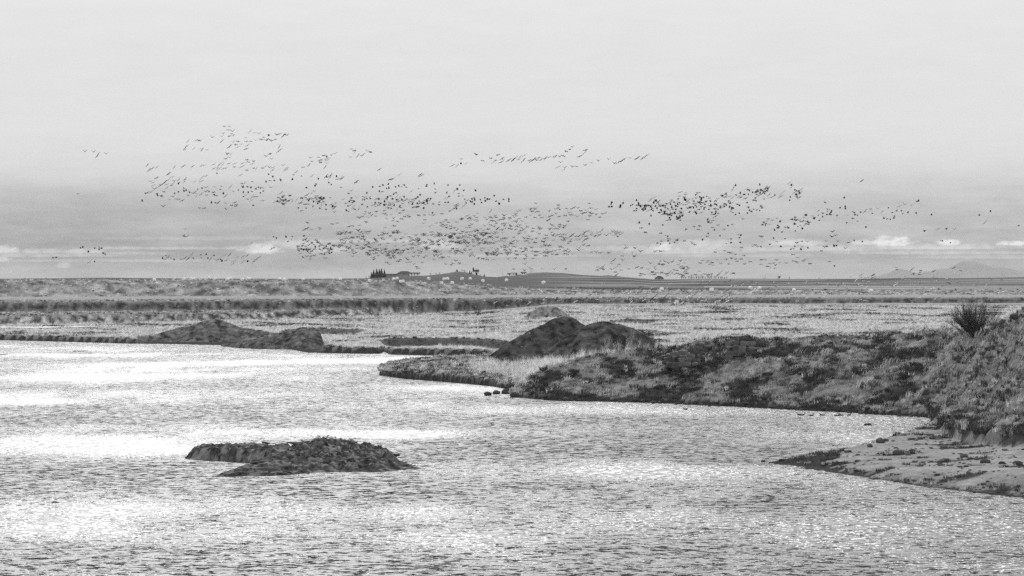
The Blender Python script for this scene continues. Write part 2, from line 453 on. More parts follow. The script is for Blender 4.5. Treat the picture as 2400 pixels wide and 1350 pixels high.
def terrain(X, Y, detail=True):
    """returns height and the bare ground's tone (its albedo)"""
    X, Y = np.asarray(X, float), np.asarray(Y, float)
    px = CX + FPX * X / Y
    Dj = Y + fbm(X * .33, Y * .33, 3, 5) * .5 + fbm(X * .09, Y * .06, 2, 9) * 1.0       # ragged edges
    # --- far bank, plain, terraces
    ds = FAR_SHORE(px)
    s = Dj - ds
    plain_r = line([(0, 0), (1100, 0.0), (1300, 1.0), (3500, 1.0)])(px)
    zp = 1.25 + (1.5 + 2.4 * plain_r) * sst(Y, ds + 10, 1120)
    zp = zp + fbm(X / 40, Y / 60, 3, 21) * .28 * sst(s, 4, 40)
    # small cut banks out on the plain
    cuts = np.zeros_like(Y)
    cut_edge = np.zeros_like(Y)
    for x0, x1, yc, hgt in ((640, 880, 769, .9), (870, 1230, 789, 1.5), (1395, 1560, 748, .6), (1850, 2210, 771, .9), (1700, 1960, 783, .4)):
        dc = (CAM_H - 2.4 - 1.3 * plain_r) * FPX / (yc - HOR) + fbm(X / 14, 0 * X, 3, int(x0)) * 9
        on = sst(px, x0, x0 + 60) * (1 - sst(px, x1 - 60, x1))
        w = sst(Y, dc, dc + 3.0)
        cuts += hgt * on * (w - 1 + (1 - sst(Y, dc - 60, dc)) ) * (Y < dc + 400)
        cuts += hgt * on * .5 * np.exp(-((Y - dc - 4) / 4) ** 2)
        cut_edge = np.maximum(cut_edge, on * np.exp(-((Y - dc - 1.0) / 3.2) ** 2))
    zp = zp + cuts
    wob = fbm(X / 22, 0 * X + 3, 4, 31) * 7
    d1, d2, d3 = D1(px) + wob, D2(px) + wob * .8, D3(px) + wob * .35
    f1 = sst(Y, d1, d1 + 11)
    zf = zp + H1(px) * f1
    f2 = sst(Y, d2, d2 + 10)
    zf = zf + (ZC(px) + fbm(X / 30, Y / 30, 2, 44) * .12 - zf) * f2
    f3 = np.clip((Y - d3) / W3(px), 0, 1)
    f3s = f3 * f3 * (3 - 2 * f3) * .5 + f3 * .5
    zf = zf + (ZD(px) - zf) * f3s
    gully = f3 * (1 - f3) * 4
    zf = zf + gully * (fbm((X + Y * 1.3) / 5.0, (Y - X * .2) / 11, 4, 95) * .75 + fbm(X / 38, Y * 0, 2, 96) * .8)
    z25 = CAM_H - (SKYL(px) - HOR) * 2500 / FPX
    dd = d3 + W3(px)
    f4 = np.clip((Y - dd) / np.maximum(2500 - dd, 1), 0, 1)
    bulge = np.maximum(z25 - 15.4, 0)                               # only true hills stand proud; the rest climbs evenly
    zf = zf + (np.minimum(z25, 15.4) - ZD(px)) * (f4 ** .55) * (Y > dd) + bulge * np.exp(-((Y - 2500) / 260) ** 2)
    right = sst(px, 1180, 1400)
    zf = zf + right * (Y > dd) * fbm(X / 130, Y / 120, 3, 51) * .55 * sst(Y, dd, dd + 80) * (1 - sst(Y, 2100, 2450))
    zf = np.where(Y > 2560, zf + (5.0 - zf) * sst(Y, 2560, 3400), zf)
    low = sst(px, 300, 350) * (1 - sst(px, 740, 775)) * (1 - sst(s, 24, 45))     # under the tipped heaps
    zf = zf * (1 - .9 * low)
    bank = sst(s, -.2, 1.0)
    rim = fbm(X * .45, Y * .2, 3, 61) * .35
    zf = np.where(s > -.2, (zf + rim * np.exp(-(s / 3.0) ** 2)) * bank + .0, -.12 - np.clip(-s * .12, 0, 1.6))
    tone = np.full_like(Y, .14)
    tone = np.where(s < 1.6, .032, tone)
    pale = fbm(X / 16, Y / 50, 3, 71)
    tone = np.where(s >= 1.6, np.clip(.15 + .06 * pale, .06, .3), tone)
    tone = tone * (1 - cut_edge) + .06 * cut_edge
    n_s = fbm(X * .3 + Y * .22, Y * .2 - X * .05, 5, 81, .7)
    sc1 = f1 * (1 - f1) * 4 * (H1(px) > .4)
    sc2 = f2 * (1 - f2) * 4
    t_sc1 = np.clip(.13 + .3 * n_s, .03, .45)
    t_sc2 = np.clip(.06 + .10 * n_s, .02, .26)
    tone = tone + (t_sc1 - tone) * np.clip(sc1 * 1.5, 0, 1)
    tone = tone + (t_sc2 - tone) * np.clip(sc2 * 1.6, 0, 1)
    on_top = sst(Y, d2 + 10, d2 + 14)
    tone = tone + (np.clip(.17 + .05 * n_s, .08, .3) - tone) * on_top
    e_m = sst(Y, d3 - 3, d3 + 3)
    tone = tone + (np.clip(.16 + .2 * fbm((X + Y * 1.3) / 6, (Y - X * .2) / 12, 4, 91) + .06 * (1 - f3), .04, .38) - tone) * e_m
    topm = sst(f3, .9, 1.0)
    fld = .085 + .025 * fbm(X / 120, Y / 30, 3, 101)
    band = fbm(X / 260 + 9, Y / 55, 3, 111)
    fld_r = np.clip(.115 + .16 * band, .05, .30)
    tone = tone + (np.clip(fld * (1 - right) + fld_r * right, .04, .32) - tone) * topm * sst(Y, dd + 2, dd + 12)
    hillm = sst(bulge, .3, 1.2) * sst(Y, 2200, 2400)
    tone = tone + (.10 + .04 * fbm(X / 40, Y / 60, 3, 121) - tone) * hillm
    tone = tone + (.04 - tone) * low
    # --- right-hand land: low peninsula, then a hill
    dl = B_SHORE(px)
    sb = Dj - dl
    hb, bw = B_BANK(px), B_BW(px)
    dcr = CR_D(px)
    zcr = (CAM_H - (CR_Y(px) - HOR) * dcr / FPX)
    con = CR_ON(px)
    zbase = hb + .35 * sst(sb, 3, 40)
    f0 = np.maximum(bw, B_FLAT(px) - dl)
    f = np.clip((sb - f0) / np.maximum(dcr - dl - f0, 1), 0, 1)
    fs = .55 * (f * f * (3 - 2 * f)) + .45 * f
    zh = hb + (zcr - hb) * fs + .4 * sst(sb, bw, bw + 12) * (f0 > bw + 1) * (1 - f)
    back = sst(Y, dcr + 1.5, dcr + 40)
    zh = np.where(Y > dcr, zcr + (1.3 - zcr) * back, zh)
    zb = zbase * (1 - con) + zh * con
    zb = zb * sst(sb, -.15, np.maximum(bw, .5))
    hill = con * sst(sb, .6, 3) * (1 - sst(Y, dcr + 15, dcr + 60))
    if detail:
        lean = X * .8 + Y * .25
        zb = zb + hill * (billow(X / 5.0 + .12 * Y, Y / 2.8, 4, 131) * (.5 + .35 * sst(px, 2120, 2220)) + fbm(X / 9, Y / 8, 2, 141) * .55 - .2)
        zb = zb + (1 - con) * sst(sb, .0, 1.5) * fbm(X * .5, Y * .5, 3, 151) * .16
        zb = zb + np.exp(-((sb - .6) / 1.0) ** 2) * billow(X / 1.3, Y / 2.2, 2, 161) * .28
    su = np.where(px < 1150, B_UPPER(px) - Dj, 50.0)
    zb = zb * sst(su, -.2, 1.6)
    inb = (sb > -.15) & (su > -.2) & (px > 884) & (Y < 596)
    zb = np.where(inb, zb, -1.5)
    # --- near spit on the right
    lo, upp = C_LOW(px), C_UP(px)
    Ds = Y + fbm(X * .5, Y * .3, 3, 171) * .35
    s1, s2 = Ds - lo, upp - Ds
    zs = C_H(px) * sst(s1, -.3, 9 + 0 * s1) * (.35 + .65 * sst(s2, -.2, 4.0))
    if detail:
        zs = zs + sst(s1, .2, 3) * sst(s2, 0, 2) * (fbm(X / 6, Y / 4, 4, 181) * .13)
    ins = (s1 > -.3) & (s2 > -.2) & (px > 1783)
    zs = np.where(ins, zs - .02, -1.5)
    z = np.maximum(np.maximum(zf, zb), zs)
    # tones of the right-hand land
    onb = inb & (zb >= zf) & (zb >= zs)
    dark = sst(fbm(X / 5 + Y * .06, Y / 6.5, 5, 191, .6), -.22, .42) * (1 - sst(px, 2080, 2280) * .6)
    tuss = sst(px, 2150, 2205) * (1 - sst(sb, 12, 30)) * sst(fbm(X / 3, Y / 4, 4, 197), -.35, .2)
    dark = np.maximum(dark, tuss)
    tb = np.clip(.17 - .13 * dark, .035, .25) * con + .10 * (1 - con)
    tb = np.where(sb < np.minimum(bw * .8 + .3, 1.1), .03, tb)
    tone = np.where(onb, tb, tone)
    ons = ins & (zs > zb) & (zs > zf)
    patch = sst(fbm(X / 9 + 2, Y / 4.5, 4, 201), .24, .5)
    ts = (.21 - .16 * patch) * (.55 + .45 * sst(s1 + 2.5 * fbm(X / 5, Y / 3, 3, 208), 1.5, 6.5))          # wet sand is darker
    ts = np.where((s1 < 1.6 + fbm(X / 3, Y, 2, 5) * 1.2) | (px < 1960 + fbm(X / 4, Y / 3, 2, 6) * 60) | (s2 < 2.2 + fbm(X / 3, Y, 2, 7) * 2), .04, ts)
    tone = np.where(ons, ts, tone)
    info = dict(px=px, s=s, sb=sb, con=con, d1=d1, d2=d2, d3=d3, f1=f1, f2=f2, f3=f3, onb=onb, ons=ons, dark=dark, cut=cut_edge, dcr=dcr, su=su, patch=patch, dd=dd, ts=ts, s1=s1)
    return z, tone, info

def build_ground():
    rows = [105.0]
    while rows[-1] < 640: rows.append(rows[-1] * 1.0026)
    while rows[-1] < 1330: rows.append(rows[-1] * 1.0036)
    while rows[-1] < 3600: rows.append(rows[-1] * 1.011)
    while rows[-1] < 15500: rows.append(rows[-1] * 1.09)
    D = np.array(rows)
    nt_ = 790
    T = np.linspace(-.262, .262, nt_)
    YY, TT = np.meshgrid(D, T, indexing='ij')
    XX = YY * TT
    Z, tone, _ = terrain(XX, YY)
    V = np.stack([XX, YY, Z], -1).reshape(-1, 3)
    nr = len(D)
    idx = np.arange(nr * nt_).reshape(nr, nt_)
    F = np.stack([idx[:-1, :-1], idx[:-1, 1:], idx[1:, 1:], idx[1:, :-1]], -1).reshape(-1, 4)
    # drop the river bed that lies far from any land
    zq = Z.reshape(-1)[F].max(1)
    F = F[zq > -1.4]
    o = add('ground', mesh_np('ground', V, F, M_GROUND, True, {'tone': tone}))
    tag(o, kind='structure')
build_ground()

def hz(x, y):
    return float(terrain(np.array([x]), np.array([y]))[0][0])

def spot(px, py, dmin=140., dmax=2600.):
    """where the sight line through (px, py) of the photograph first meets the ground (its world position)"""
    D = np.geomspace(dmin, dmax, 2600)
    X = (px - CX) / FPX * D
    Z = np.maximum(terrain(X, D)[0], 0.0)
    yy = HOR + (CAM_H - Z) * FPX / D
    k = np.argmax(yy <= py) if np.any(yy <= py) else int(np.argmin(yy))
    return float(X[k]), float(D[k]), float(Z[k])

# ------------------------------------------------------------------ river
def build_water():
    D = np.geomspace(40, 760, 420)
    T = np.linspace(-.30, .30, 420)
    YY, TT = np.meshgrid(D, T, indexing='ij')
    XX = YY * TT
    px, py = CX + FPX * TT, HOR + CAM_H * FPX / YY
    r = .75 + 1.1 * fbm(XX / 24, YY / 40, 3, 301) + .6 * fbm(XX / 7, YY / 22, 3, 311)
    r = r + .9 * np.exp(-((py - 812) / 26) ** 2) * (1 - sst(px, 500, 1000)) + .25 * np.exp(-((py - 880) / 40) ** 2)
    # rougher where the current breaks round the spit and the island, slack in their lee
    for x0, y0, sx, sy, v in [(1330, 1038, 330, 26, .55), (1060, 1072, 170, 11, .55), (1700, 1078, 130, 12, .5), (1500, 1060, 250, 16, .35), (90, 985, 240, 11, .5), (60, 890, 170, 14, .4),
                              (200, 1108, 260, 10, .5), (700, 985, 260, 18, .25), (350, 880, 250, 20, .2), (1000, 935, 250, 16, .2), (720, 1150, 230, 14, .25), (1250, 985, 260, 18, .25),
                              (950, 1235, 300, 14, .2), (300, 1290, 300, 14, .2), (1750, 1180, 260, 12, .2), (100, 815, 160, 5, .45), (250, 822, 130, 4, .4), (420, 1088, 130, 6, .4),
                              (40, 942, 130, 11, -.75), (230, 1045, 300, 26, -.6), (520, 1010, 300, 14, -.4), (960, 1018, 260, 10, -.75), (1450, 1108, 300, 20, -.6), (1000, 845, 240, 10, -.5),
                              (1060, 908, 140, 9, -.6), (250, 862, 260, 12, -.4), (120, 832, 260, 6, -.5), (250, 1190, 300, 22, -.4), (900, 1200, 260, 16, -.35), (2060, 1030, 150, 18, -.3),
                              (560, 850, 240, 10, -.4), (1900, 1230, 300, 22, -.2), (1150, 928, 100, 6, -.4), (2050, 990, 200, 12, -.1), (2330, 1330, 200, 16, -.4), (120, 1240, 200, 18, -.3), (1050, 1160, 200, 10, .25), (600, 1330, 260, 12, .3), (1500, 1290, 300, 14, .2), (330, 1010, 160, 6, .2)]:
        slack = v > 0 and y0 < 1000                 # slack slicks upstream, broken water downstream
        r = r + v * (-4.0 if slack and y0 < 900 else 4.2 if v > 0 else 3.2) * np.exp(-((px - x0) / sx) ** 2 - ((py - y0) / sy) ** 2)
    V = np.stack([XX, YY, np.zeros_like(XX)], -1).reshape(-1, 3)
    n, k = XX.shape
    idx = np.arange(n * k).reshape(n, k)
    F = np.stack([idx[:-1, :-1], idx[:-1, 1:], idx[1:, 1:], idx[1:, :-1]], -1).reshape(-1, 4)
    o = add('river', mesh_np('river', V, F, M_WATER, True, {'ruffle': 3.6 * 2.0 ** np.clip(r, -4.5, 2.1)}))
    tag(o, kind='structure')
    # slack backwater behind the left bank
    pts = [spot(-60, 768, 700, 900), spot(40, 769, 700, 900), spot(128, 764, 700, 900)]
    V, F = [], []
    zc = max(p[2] for p in pts) + .05
    n = 40
    cx_, cy_ = pts[1][0] - 10, pts[1][1] + 6
    V.append((cx_, cy_, zc))
    for i in range(n):
        a = 2 * math.pi * i / n
        V.append((cx_ + 30 * math.cos(a) * (1 + .1 * math.sin(3 * a)), cy_ + 20 * math.sin(a), zc))
    F = [(0, 1 + i, 1 + (i + 1) % n) for i in range(n)]
    o = add('backwater_pool', mesh_np('backwater_pool', V, F, M_WATER, True, {'ruffle': [0.1] * len(V)}))
    tag(o, kind='structure')
build_water()

# road along the foot of the slope, and the pale track across the plain
def strip(name, rowpts, width, mat, lift, seg=120, rise=.05):
    pxs = np.linspace(rowpts[0][0], rowpts[-1][0], seg)
    off = np.interp(pxs, [p[0] for p in rowpts], [p[1] for p in rowpts])
    V, F = [], []
    for i, (p, y) in enumerate(zip(pxs, off)):
        x, w = (p - CX) / FPX * y, width / 2
        xa, xb = (p - CX) / FPX * (y - w), (p - CX) / FPX * (y + w)
        za = hz(xa, y - w); zb_ = hz(xb, y + w); zm = hz(x, y)
        zz = max(za, zb_, zm) + lift
        V += [(xa, y - w - .8, zz - .5), (xa, y - w, zz), (xb, y + w, zz + rise), (xb, y + w + .8, zz + rise - .8)]
        if i:
            b = 4 * (i - 1)
            for k in range(3):
                F.append((b + k, b + 4 + k, b + 5 + k, b + 1 + k))
    o = add(name, mesh_np(name, V, F, mat, False))
    return tag(o, kind='structure')
road_y = [(p, float(D2(p)) + y) for p, y in ((-700, 45), (0, 55), (700, 48), (1100, 34), (1300, 26), (2400, 26), (3000, 26))]
strip('gravel_verge', [(p, y - 6.2) for p, y in road_y], 5.0, M_GRAVEL, .05, rise=.9)
strip('road', road_y, 7.4, M_ASPHALT, .87)
strip('gravel_verge', [(p, y + 6.2) for p, y in road_y], 5.0, M_GRAVEL, .85, rise=.2)
strip('gravel_track', [(1040, 1022), (1200, 1042), (1500, 1060), (2400, 1080), (3000, 1085)], 5.0, M_GRAVEL, .30, rise=.5)
strip('field_track', [(1650, 1262), (1900, 1272), (2400, 1268), (3000, 1265)], 9.0, M_GRAVEL, .25, 60, .4)

# ------------------------------------------------------------------ earth mounds, island
def lump(name, cx, cy, hx, hy, res, hfun, tone, z_floor, mat=M_GROUND):
    """one heap as a height sheet over its own footprint, skirted into the ground"""
    xs = np.arange(cx - hx, cx + hx + res, res); ys = np.arange(cy - hy, cy + hy + res, res)
    YY, XX = np.meshgrid(ys, xs, indexing='ij')
    Z = hfun(XX, YY)
    n, k = XX.shape
    idx = np.arange(n * k).reshape(n, k)
    F = np.stack([idx[:-1, :-1], idx[:-1, 1:], idx[1:, 1:], idx[1:, :-1]], -1).reshape(-1, 4)
    V = np.stack([XX, YY, Z], -1).reshape(-1, 3)
    keep = V[F][:, :, 2].max(1) > z_floor
    F = F[keep]
    used = np.unique(F)
    rm = np.full(len(V), -1); rm[used] = np.arange(len(used))
    t = tone(XX, YY, Z).reshape(-1)[used] if callable(tone) else np.full(len(used), tone)
    V = V[used] - np.array([cx, cy, 0])
    return add(name, mesh_np(name, V, rm[F], mat, True, {'tone': t}), None, (cx, cy, 0))

MOUNDS = []
def mound(pts_ridge, base_y, base_z, slope_n, slope_f, label, tone, seed, streak=.12, group=None):
    """a tipped heap: crest points (column, row) of the photograph standing at distance base_y"""
    cr = [((p - CX) / FPX * d, d, CAM_H - (r - HOR) * d / FPX) for p, r, d in pts_ridge]
    xs = [c[0] for c in cr]; zs = [c[2] for c in cr]; ds_ = [c[1] for c in cr]
    cx = (min(xs) + max(xs)) / 2; hx = (max(xs) - min(xs)) / 2 + 1.5
    hmax = max(zs)
    def hf(X, Y):
        zc = np.interp(X, xs, zs) + fbm(X / 3, X * 0, 2, seed) * .12
        dc = np.interp(X, xs, ds_) + fbm(X / 5, X * 0, 2, seed + 3) * .5
        d = Y - dc
        rr = np.sqrt(d * d + .5) - .7
        h = zc - rr * np.where(d < 0, slope_n, slope_f)
        h = h + fbm(X * .8, Y * .7, 4, seed + 15) * .10 + fbm(X * .45 + d * .12, Y * .12, 4, seed + 7) * streak * 2.2 + billow(X * .25, Y * .2, 3, seed + 11) * streak * 1.6
        edge = np.minimum(X - (min(xs) - 1.2), (max(xs) + 1.2) - X)
        h = np.where(edge < 1.2, h - (1.2 - edge) * 1.5, h)
        return np.maximum(h, base_z - 2.0)
    def tn(X, Y, Z):
        return np.clip(tone * (1 + .5 * fbm(X * .5 + Y * .1, Y * .12, 2, seed + 21) + .9 * fbm(X * .7, Y * .6, 4, seed + 25)), .012, .2)
    MOUNDS.append((hf, min(xs), max(xs), base_y, (hmax - base_z) / slope_n, base_z))
    o = lump('earth_mound', cx, base_y, hx, (hmax - base_z) / min(slope_n, slope_f) + 6, .3, hf, tn, base_z - 1.8)
    return tag(o, label, 'mound', group)

DM = 505.0
mound([(1120, 848, DM), (1145, 836, DM), (1195, 801, DM + 3), (1235, 777, DM + 6), (1272, 760, DM + 9), (1300, 746, DM + 11), (1322, 741, DM + 13), (1342, 745, DM + 13), (1362, 757, DM + 12), (1385, 768, DM + 12), (1410, 778, DM + 12), (1450, 800, DM + 12)],
      DM + 8, .9, .5, .7, 'tall dark earth mound with a rounded crest, left of and behind its broader neighbour', .04, 401, .04)
mound([(1225, 850, DM - 6), (1280, 822, DM - 6), (1325, 790, DM - 5), (1362, 768, DM - 4), (1392, 757, DM - 3), (1420, 754, DM - 3), (1455, 760, DM - 3), (1490, 773, DM - 3), (1525, 792, DM - 3), (1560, 813, DM - 3), (1590, 835, DM - 3)],
      DM - 4, .9, .5, .7, 'dark earth mound with a broad rounded top, right of the taller one', .05, 431, .04)
DL = 694.0
mound([(300, 801, DL), (340, 795, DL), (380, 780, DL + 3), (420, 768, DL + 5), (450, 762, DL + 5), (480, 752, DL + 6), (505, 747, DL + 6), (520, 750, DL + 6), (545, 761, DL + 5), (575, 769, DL + 4), (610, 775, DL + 2), (650, 782, DL - 4), (690, 790, DL - 10), (715, 802, DL - 14)],
      DL + 1, -.3, .42, .6, 'long earth heap with raked slopes at the waterline, left of the smaller heap', .08, 461, .07)
mound([(520, 808, DL - 40), (565, 800, DL - 54), (610, 793, DL - 60), (650, 782, DL - 58), (680, 773, DL - 58), (712, 768, DL - 60), (735, 772, DL - 60), (752, 782, DL - 62), (756, 797, DL - 64), (762, 815, DL - 66)],
      DL - 60, -.3, .34, .6, 'small earth heap at the waterline, right of the long raked heap', .075, 491, .06)
mound([(1235, 740, 880), (1250, 728, 880), (1270, 719, 880), (1290, 718, 880), (1310, 724, 880), (1330, 736, 880), (1340, 744, 880)], 880, 2.5, .8, .8,
      'low grassy hump out on the plain behind the twin dark mounds', .17, 511)

def build_island():
    D0 = 236.0
    low = shore([(428, 1072), (440, 1076), (520, 1082), (600, 1087), (612, 1088)])
    outline_px = [(430, 1072), (470, 1062), (560, 1060), (690, 1062), (760, 1058), (860, 1062), (925, 1074), (950, 1085), (985, 1098), (955, 1100), (905, 1106), (750, 1107),
                  (690, 1113), (600, 1116), (500, 1119), (530, 1107), (575, 1100), (625, 1091), (600, 1086), (520, 1081), (437, 1077)]
    poly = [((p - CX) / FPX * CAM_H * FPX / (r - HOR), CAM_H * FPX / (r - HOR)) for p, r in outline_px]
    P = np.array(poly)
    def sdist(X, Y):
        d = np.full(X.shape, 1e9); ins = np.zeros(X.shape, bool)
        for i in range(len(P)):
            a, b = P[i], P[(i + 1) % len(P)]
            e = b - a
            wx, wy = X - a[0], Y - a[1]
            t = np.clip((wx * e[0] + wy * e[1]) / (e @ e), 0, 1)
            d = np.minimum(d, np.hypot(wx - e[0] * t, wy - e[1] * t))
            c = ((a[1] > Y) != (b[1] > Y)) & (X < (b[0] - a[0]) * (Y - a[1]) / (b[1] - a[1] + 1e-12) + a[0])
            ins ^= c
        return np.where(ins, d, -d)
    crest = line([(428, 1071), (440, 1064), (470, 1056), (560, 1053), (690, 1056), (715, 1052), (740, 1046), (762, 1043), (790, 1046), (820, 1050), (850, 1053), (880, 1054), (908, 1054), (926, 1062), (942, 1080), (985, 1097)])
    def hf(X, Y):
        px = CX + FPX * X / Y
        Xw = X + fbm(X * .8, Y * .8, 3, 601) * .35; Yw = Y + fbm(X * .7, Y * .5, 3, 605) * .7
        sd = sdist(Xw, Yw)
        Dc = 241.0
        zc = np.maximum(CAM_H - (crest(px) + 5 - HOR) * Dc / FPX, .05)
        arm = sst(px, 640, 700)
        zz = zc * (1 - arm) * (.25 + .75 * sst(Y, 228, 240)) + zc * arm * (.10 + .90 * sst(Y, 228.5, 241.5))
        prof = sst(sd, -.1, .9 + .9 * arm)
        lay = np.abs(((fbm(X * .28, Y * .16, 3, 611) * 2.4 + X * .10 + Y * .22) % 1.0) - .5)
        rough = (lay - .25) * .5 * arm + (billow(X * .7, Y * .4, 4, 621) - .35) * .26 + fbm(X * 2.2, Y * 1.2, 4, 631, .6) * .15
        h = zz * prof + rough * sst(sd, .1, 1.2) * np.clip(.4 + zz * .5, 0, 1)
        return np.where(sd > -.1, np.maximum(h, .02 * (sd > .05)), -1.2)
    def tn(X, Y, Z):
        g = sst(Z, 1.3, 1.9) * .035
        return np.clip(.045 + g * .6 + .03 * fbm(X * .8, Y * .4, 4, 641) + .03 * fbm(X * 2.6, Y * 1.3, 4, 645, .7) + .09 * sst(fbm(X * .9 + Y * .3, Y * .8, 5, 648, .65), .1, .45), .01, .24)
    xs = P[:, 0]; ys = P[:, 1]
    root = empty('rock_island', ((xs.min() + xs.max()) / 2, D0, 0))
    tag(root, 'low dark rock island with grassy hump standing alone in the river', 'island')
    o = lump('rock_slab', (xs.min() + xs.max()) / 2, D0, (xs.max() - xs.min()) / 2 + 1, 16, .11, hf, tn, -.9)
    o.parent = root
    o.location = (0, 0, 0)
    mesh = o.data
    o.location = (0, 0, 0)
    return root, hf, (xs.min(), xs.max(), ys.min(), ys.max())
ISLAND, ISLAND_H, ISLAND_BOX = build_island()
for v_o in ISLAND.children:
    v_o.location = (0, 0, 0)

# ------------------------------------------------------------------ grass
def tuft_mesh(name, n, h, w, spread, lean, seed, mat, curl=.5, splay=.5):
    r = random.Random(seed)
    V, F = [], []
    for i in range(n):
        a = r.uniform(0, 2 * math.pi); rad = spread * math.sqrt(r.random())
        bx, by = rad * math.cos(a), rad * math.sin(a)
        hh = h * r.uniform(.55, 1.1)
        dx = lean * hh + splay * hh * (bx / max(spread, 1e-6)) * r.uniform(.2, 1) + r.gauss(0, .12) * hh
        dy = splay * hh * (by / max(spread, 1e-6)) * r.uniform(.2, 1) + r.gauss(0, .12) * hh
        an = r.uniform(0, math.pi)
        ux, uy = math.cos(an) * w / 2, math.sin(an) * w / 2
        b = len(V)
        V += [(bx - ux, by - uy, -.06), (bx + ux, by + uy, -.06),
              (bx + dx * .4 - ux * .8, by + dy * .4 - uy * .8, hh * .62), (bx + dx * .4 + ux * .8, by + dy * .4 + uy * .8, hh * .62),
              (bx + dx, by + dy, hh * (1 - .35 * curl * r.random()))]
        F += [(b, b + 1, b + 3), (b, b + 3, b + 2), (b + 2, b + 3, b + 4)]
    return mesh_np(name, V, F, mat, False)

def scatter(name, P, S, R, variants, label_kind='stuff'):
    """P (n,3) points, S scale, R turn about Z; variants: tuft meshes. One object, geometry nodes put a tuft on every point."""
    src = bpy.data.collections.new(name + '_source')
    for i, me in enumerate(variants):
        so = bpy.data.objects.new('tuft', me)
        src.objects.link(so)
    me = bpy.data.meshes.new(name)
    P = np.asarray(P, np.float32)
    n = len(P)
    me.vertices.add(n)
    me.vertices.foreach_set('co', P.ravel())
    a = me.attributes.new('scl', 'FLOAT', 'POINT'); a.data.foreach_set('value', np.asarray(S, np.float32))
    a = me.attributes.new('turn', 'FLOAT_VECTOR', 'POINT')
    rv = np.zeros((n, 3), np.float32); rv[:, 2] = R
    rv[:, 0] = RNG.normal(0, .08, n); rv[:, 1] = RNG.normal(0, .08, n)
    a.data.foreach_set('vector', rv.ravel())
    o = add(name, me)
    ng = bpy.data.node_groups.new(name, 'GeometryNodeTree')
    ng.interface.new_socket('Geometry', in_out='INPUT', socket_type='NodeSocketGeometry')
    ng.interface.new_socket('Geometry', in_out='OUTPUT', socket_type='NodeSocketGeometry')
    gi, go = ng.nodes.new('NodeGroupInput'), ng.nodes.new('NodeGroupOutput')
    ci = ng.nodes.new('GeometryNodeCollectionInfo')
    ci.inputs['Collection'].default_value = src
    ci.inputs['Separate Children'].default_value = True
    iop = ng.nodes.new('GeometryNodeInstanceOnPoints')
    iop.inputs['Pick Instance'].default_value = True
    def attr(nm, ty):
        q = ng.nodes.new('GeometryNodeInputNamedAttribute'); q.data_type = ty
        q.inputs['Name'].default_value = nm
        return q.outputs['Attribute']
    rnd = ng.nodes.new('FunctionNodeRandomValue'); rnd.data_type = 'INT'
    mn = [s for s in rnd.inputs if s.type == 'INT' and s.name == 'Min'][0]; mx = [s for s in rnd.inputs if s.type == 'INT' and s.name == 'Max'][0]
    mn.default_value, mx.default_value = 0, len(variants) - 1
    L = ng.links.new
    L(gi.outputs[0], iop.inputs['Points'])
    L(ci.outputs[0], iop.inputs['Instance'])
    L([s for s in rnd.outputs if s.type == 'INT'][0], iop.inputs['Instance Index'])
    L(attr('turn', 'FLOAT_VECTOR'), iop.inputs['Rotation'])
    L(attr('scl', 'FLOAT'), iop.inputs['Scale'])
    L(iop.outputs[0], go.inputs[0])
    md = o.modifiers.new('tufts', 'NODES')
    md.node_group = ng
    tag(o, kind='stuff')
    return o

def fan_points(n, d0, d1, p0, p1, power=1.0):
    """n random points on the ground between distances d0..d1 and columns p0..p1, denser near for power > 1"""
    u = RNG.random(n)
    D = (d0 ** (2 - power) + u * (d1 ** (2 - power) - d0 ** (2 - power))) ** (1 / (2 - power))
    px = p0 + RNG.random(n) * (p1 - p0)
    return (px - CX) / FPX * D, D, px

STRAW = [tuft_mesh('straw', 16, .62, .032, .30, .12, i, M_STRAW, .4, .35) for i in range(3)]
STALK = [tuft_mesh('stalk', 7, 1.15, .028, .22, .10, 40 + i, M_STRAW, .1, .25) for i in range(3)]
MEADOW = [tuft_mesh('meadow', 22, .36, .045, .42, .65, 20 + i, M_GRASS, .6, .45) for i in range(3)]
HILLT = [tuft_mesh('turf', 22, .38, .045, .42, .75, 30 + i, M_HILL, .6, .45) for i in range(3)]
HEATH = [tuft_mesh('heath', 26, .34, .06, .36, .10, 60 + i, M_DARKG, .4, .8) for i in range(3)]

# dry plain: straw, with dark ground showing through in drifts
X, Y, PX = fan_points(150000, 545, 1100, -60, 2460, 1.45)
Z, T, I = terrain(X, Y)
drift = fbm(X / 20, Y / 34, 4, 701)
okp = (Z > .9) & (I['s'] > 1.2) & (~I['onb']) & (Y < np.minimum(I['d1'], I['d2']) + 2) & (I['cut'] < .35) & (drift + RNG.normal(0, .25, len(X)) > -.42)
left_bare = (I['px'] < 760) & (RNG.random(len(X)) < .25)
okp &= ~left_bare
S = np.clip(.75 + .45 * fbm(X / 9, Y / 14, 3, 711) + RNG.normal(0, .18, len(X)), .3, 1.6)
scatter('dry_grass', np.stack([X, Y, Z], -1)[okp], S[okp], RNG.uniform(-1, 1, okp.sum()), STRAW)
pick = okp & (fbm(X / 14, Y / 20, 3, 721) > .12) & (RNG.random(len(X)) < .30)
scatter('tall_stalks', np.stack([X, Y, Z], -1)[pick], S[pick] * 1.05, RNG.uniform(-3, 3, pick.sum()), STALK)
dk = (Z > .9) & (I['s'] > 1.2) & (~I['onb']) & (Y < np.minimum(I['d1'], I['d2'])) & ((drift < -.25) | (I['cut'] > .3)) & (RNG.random(len(X)) < .5)
scatter('low_heath', np.stack([X, Y, Z], -1)[dk], S[dk] * 1.3, RNG.uniform(-3, 3, dk.sum()), HEATH)

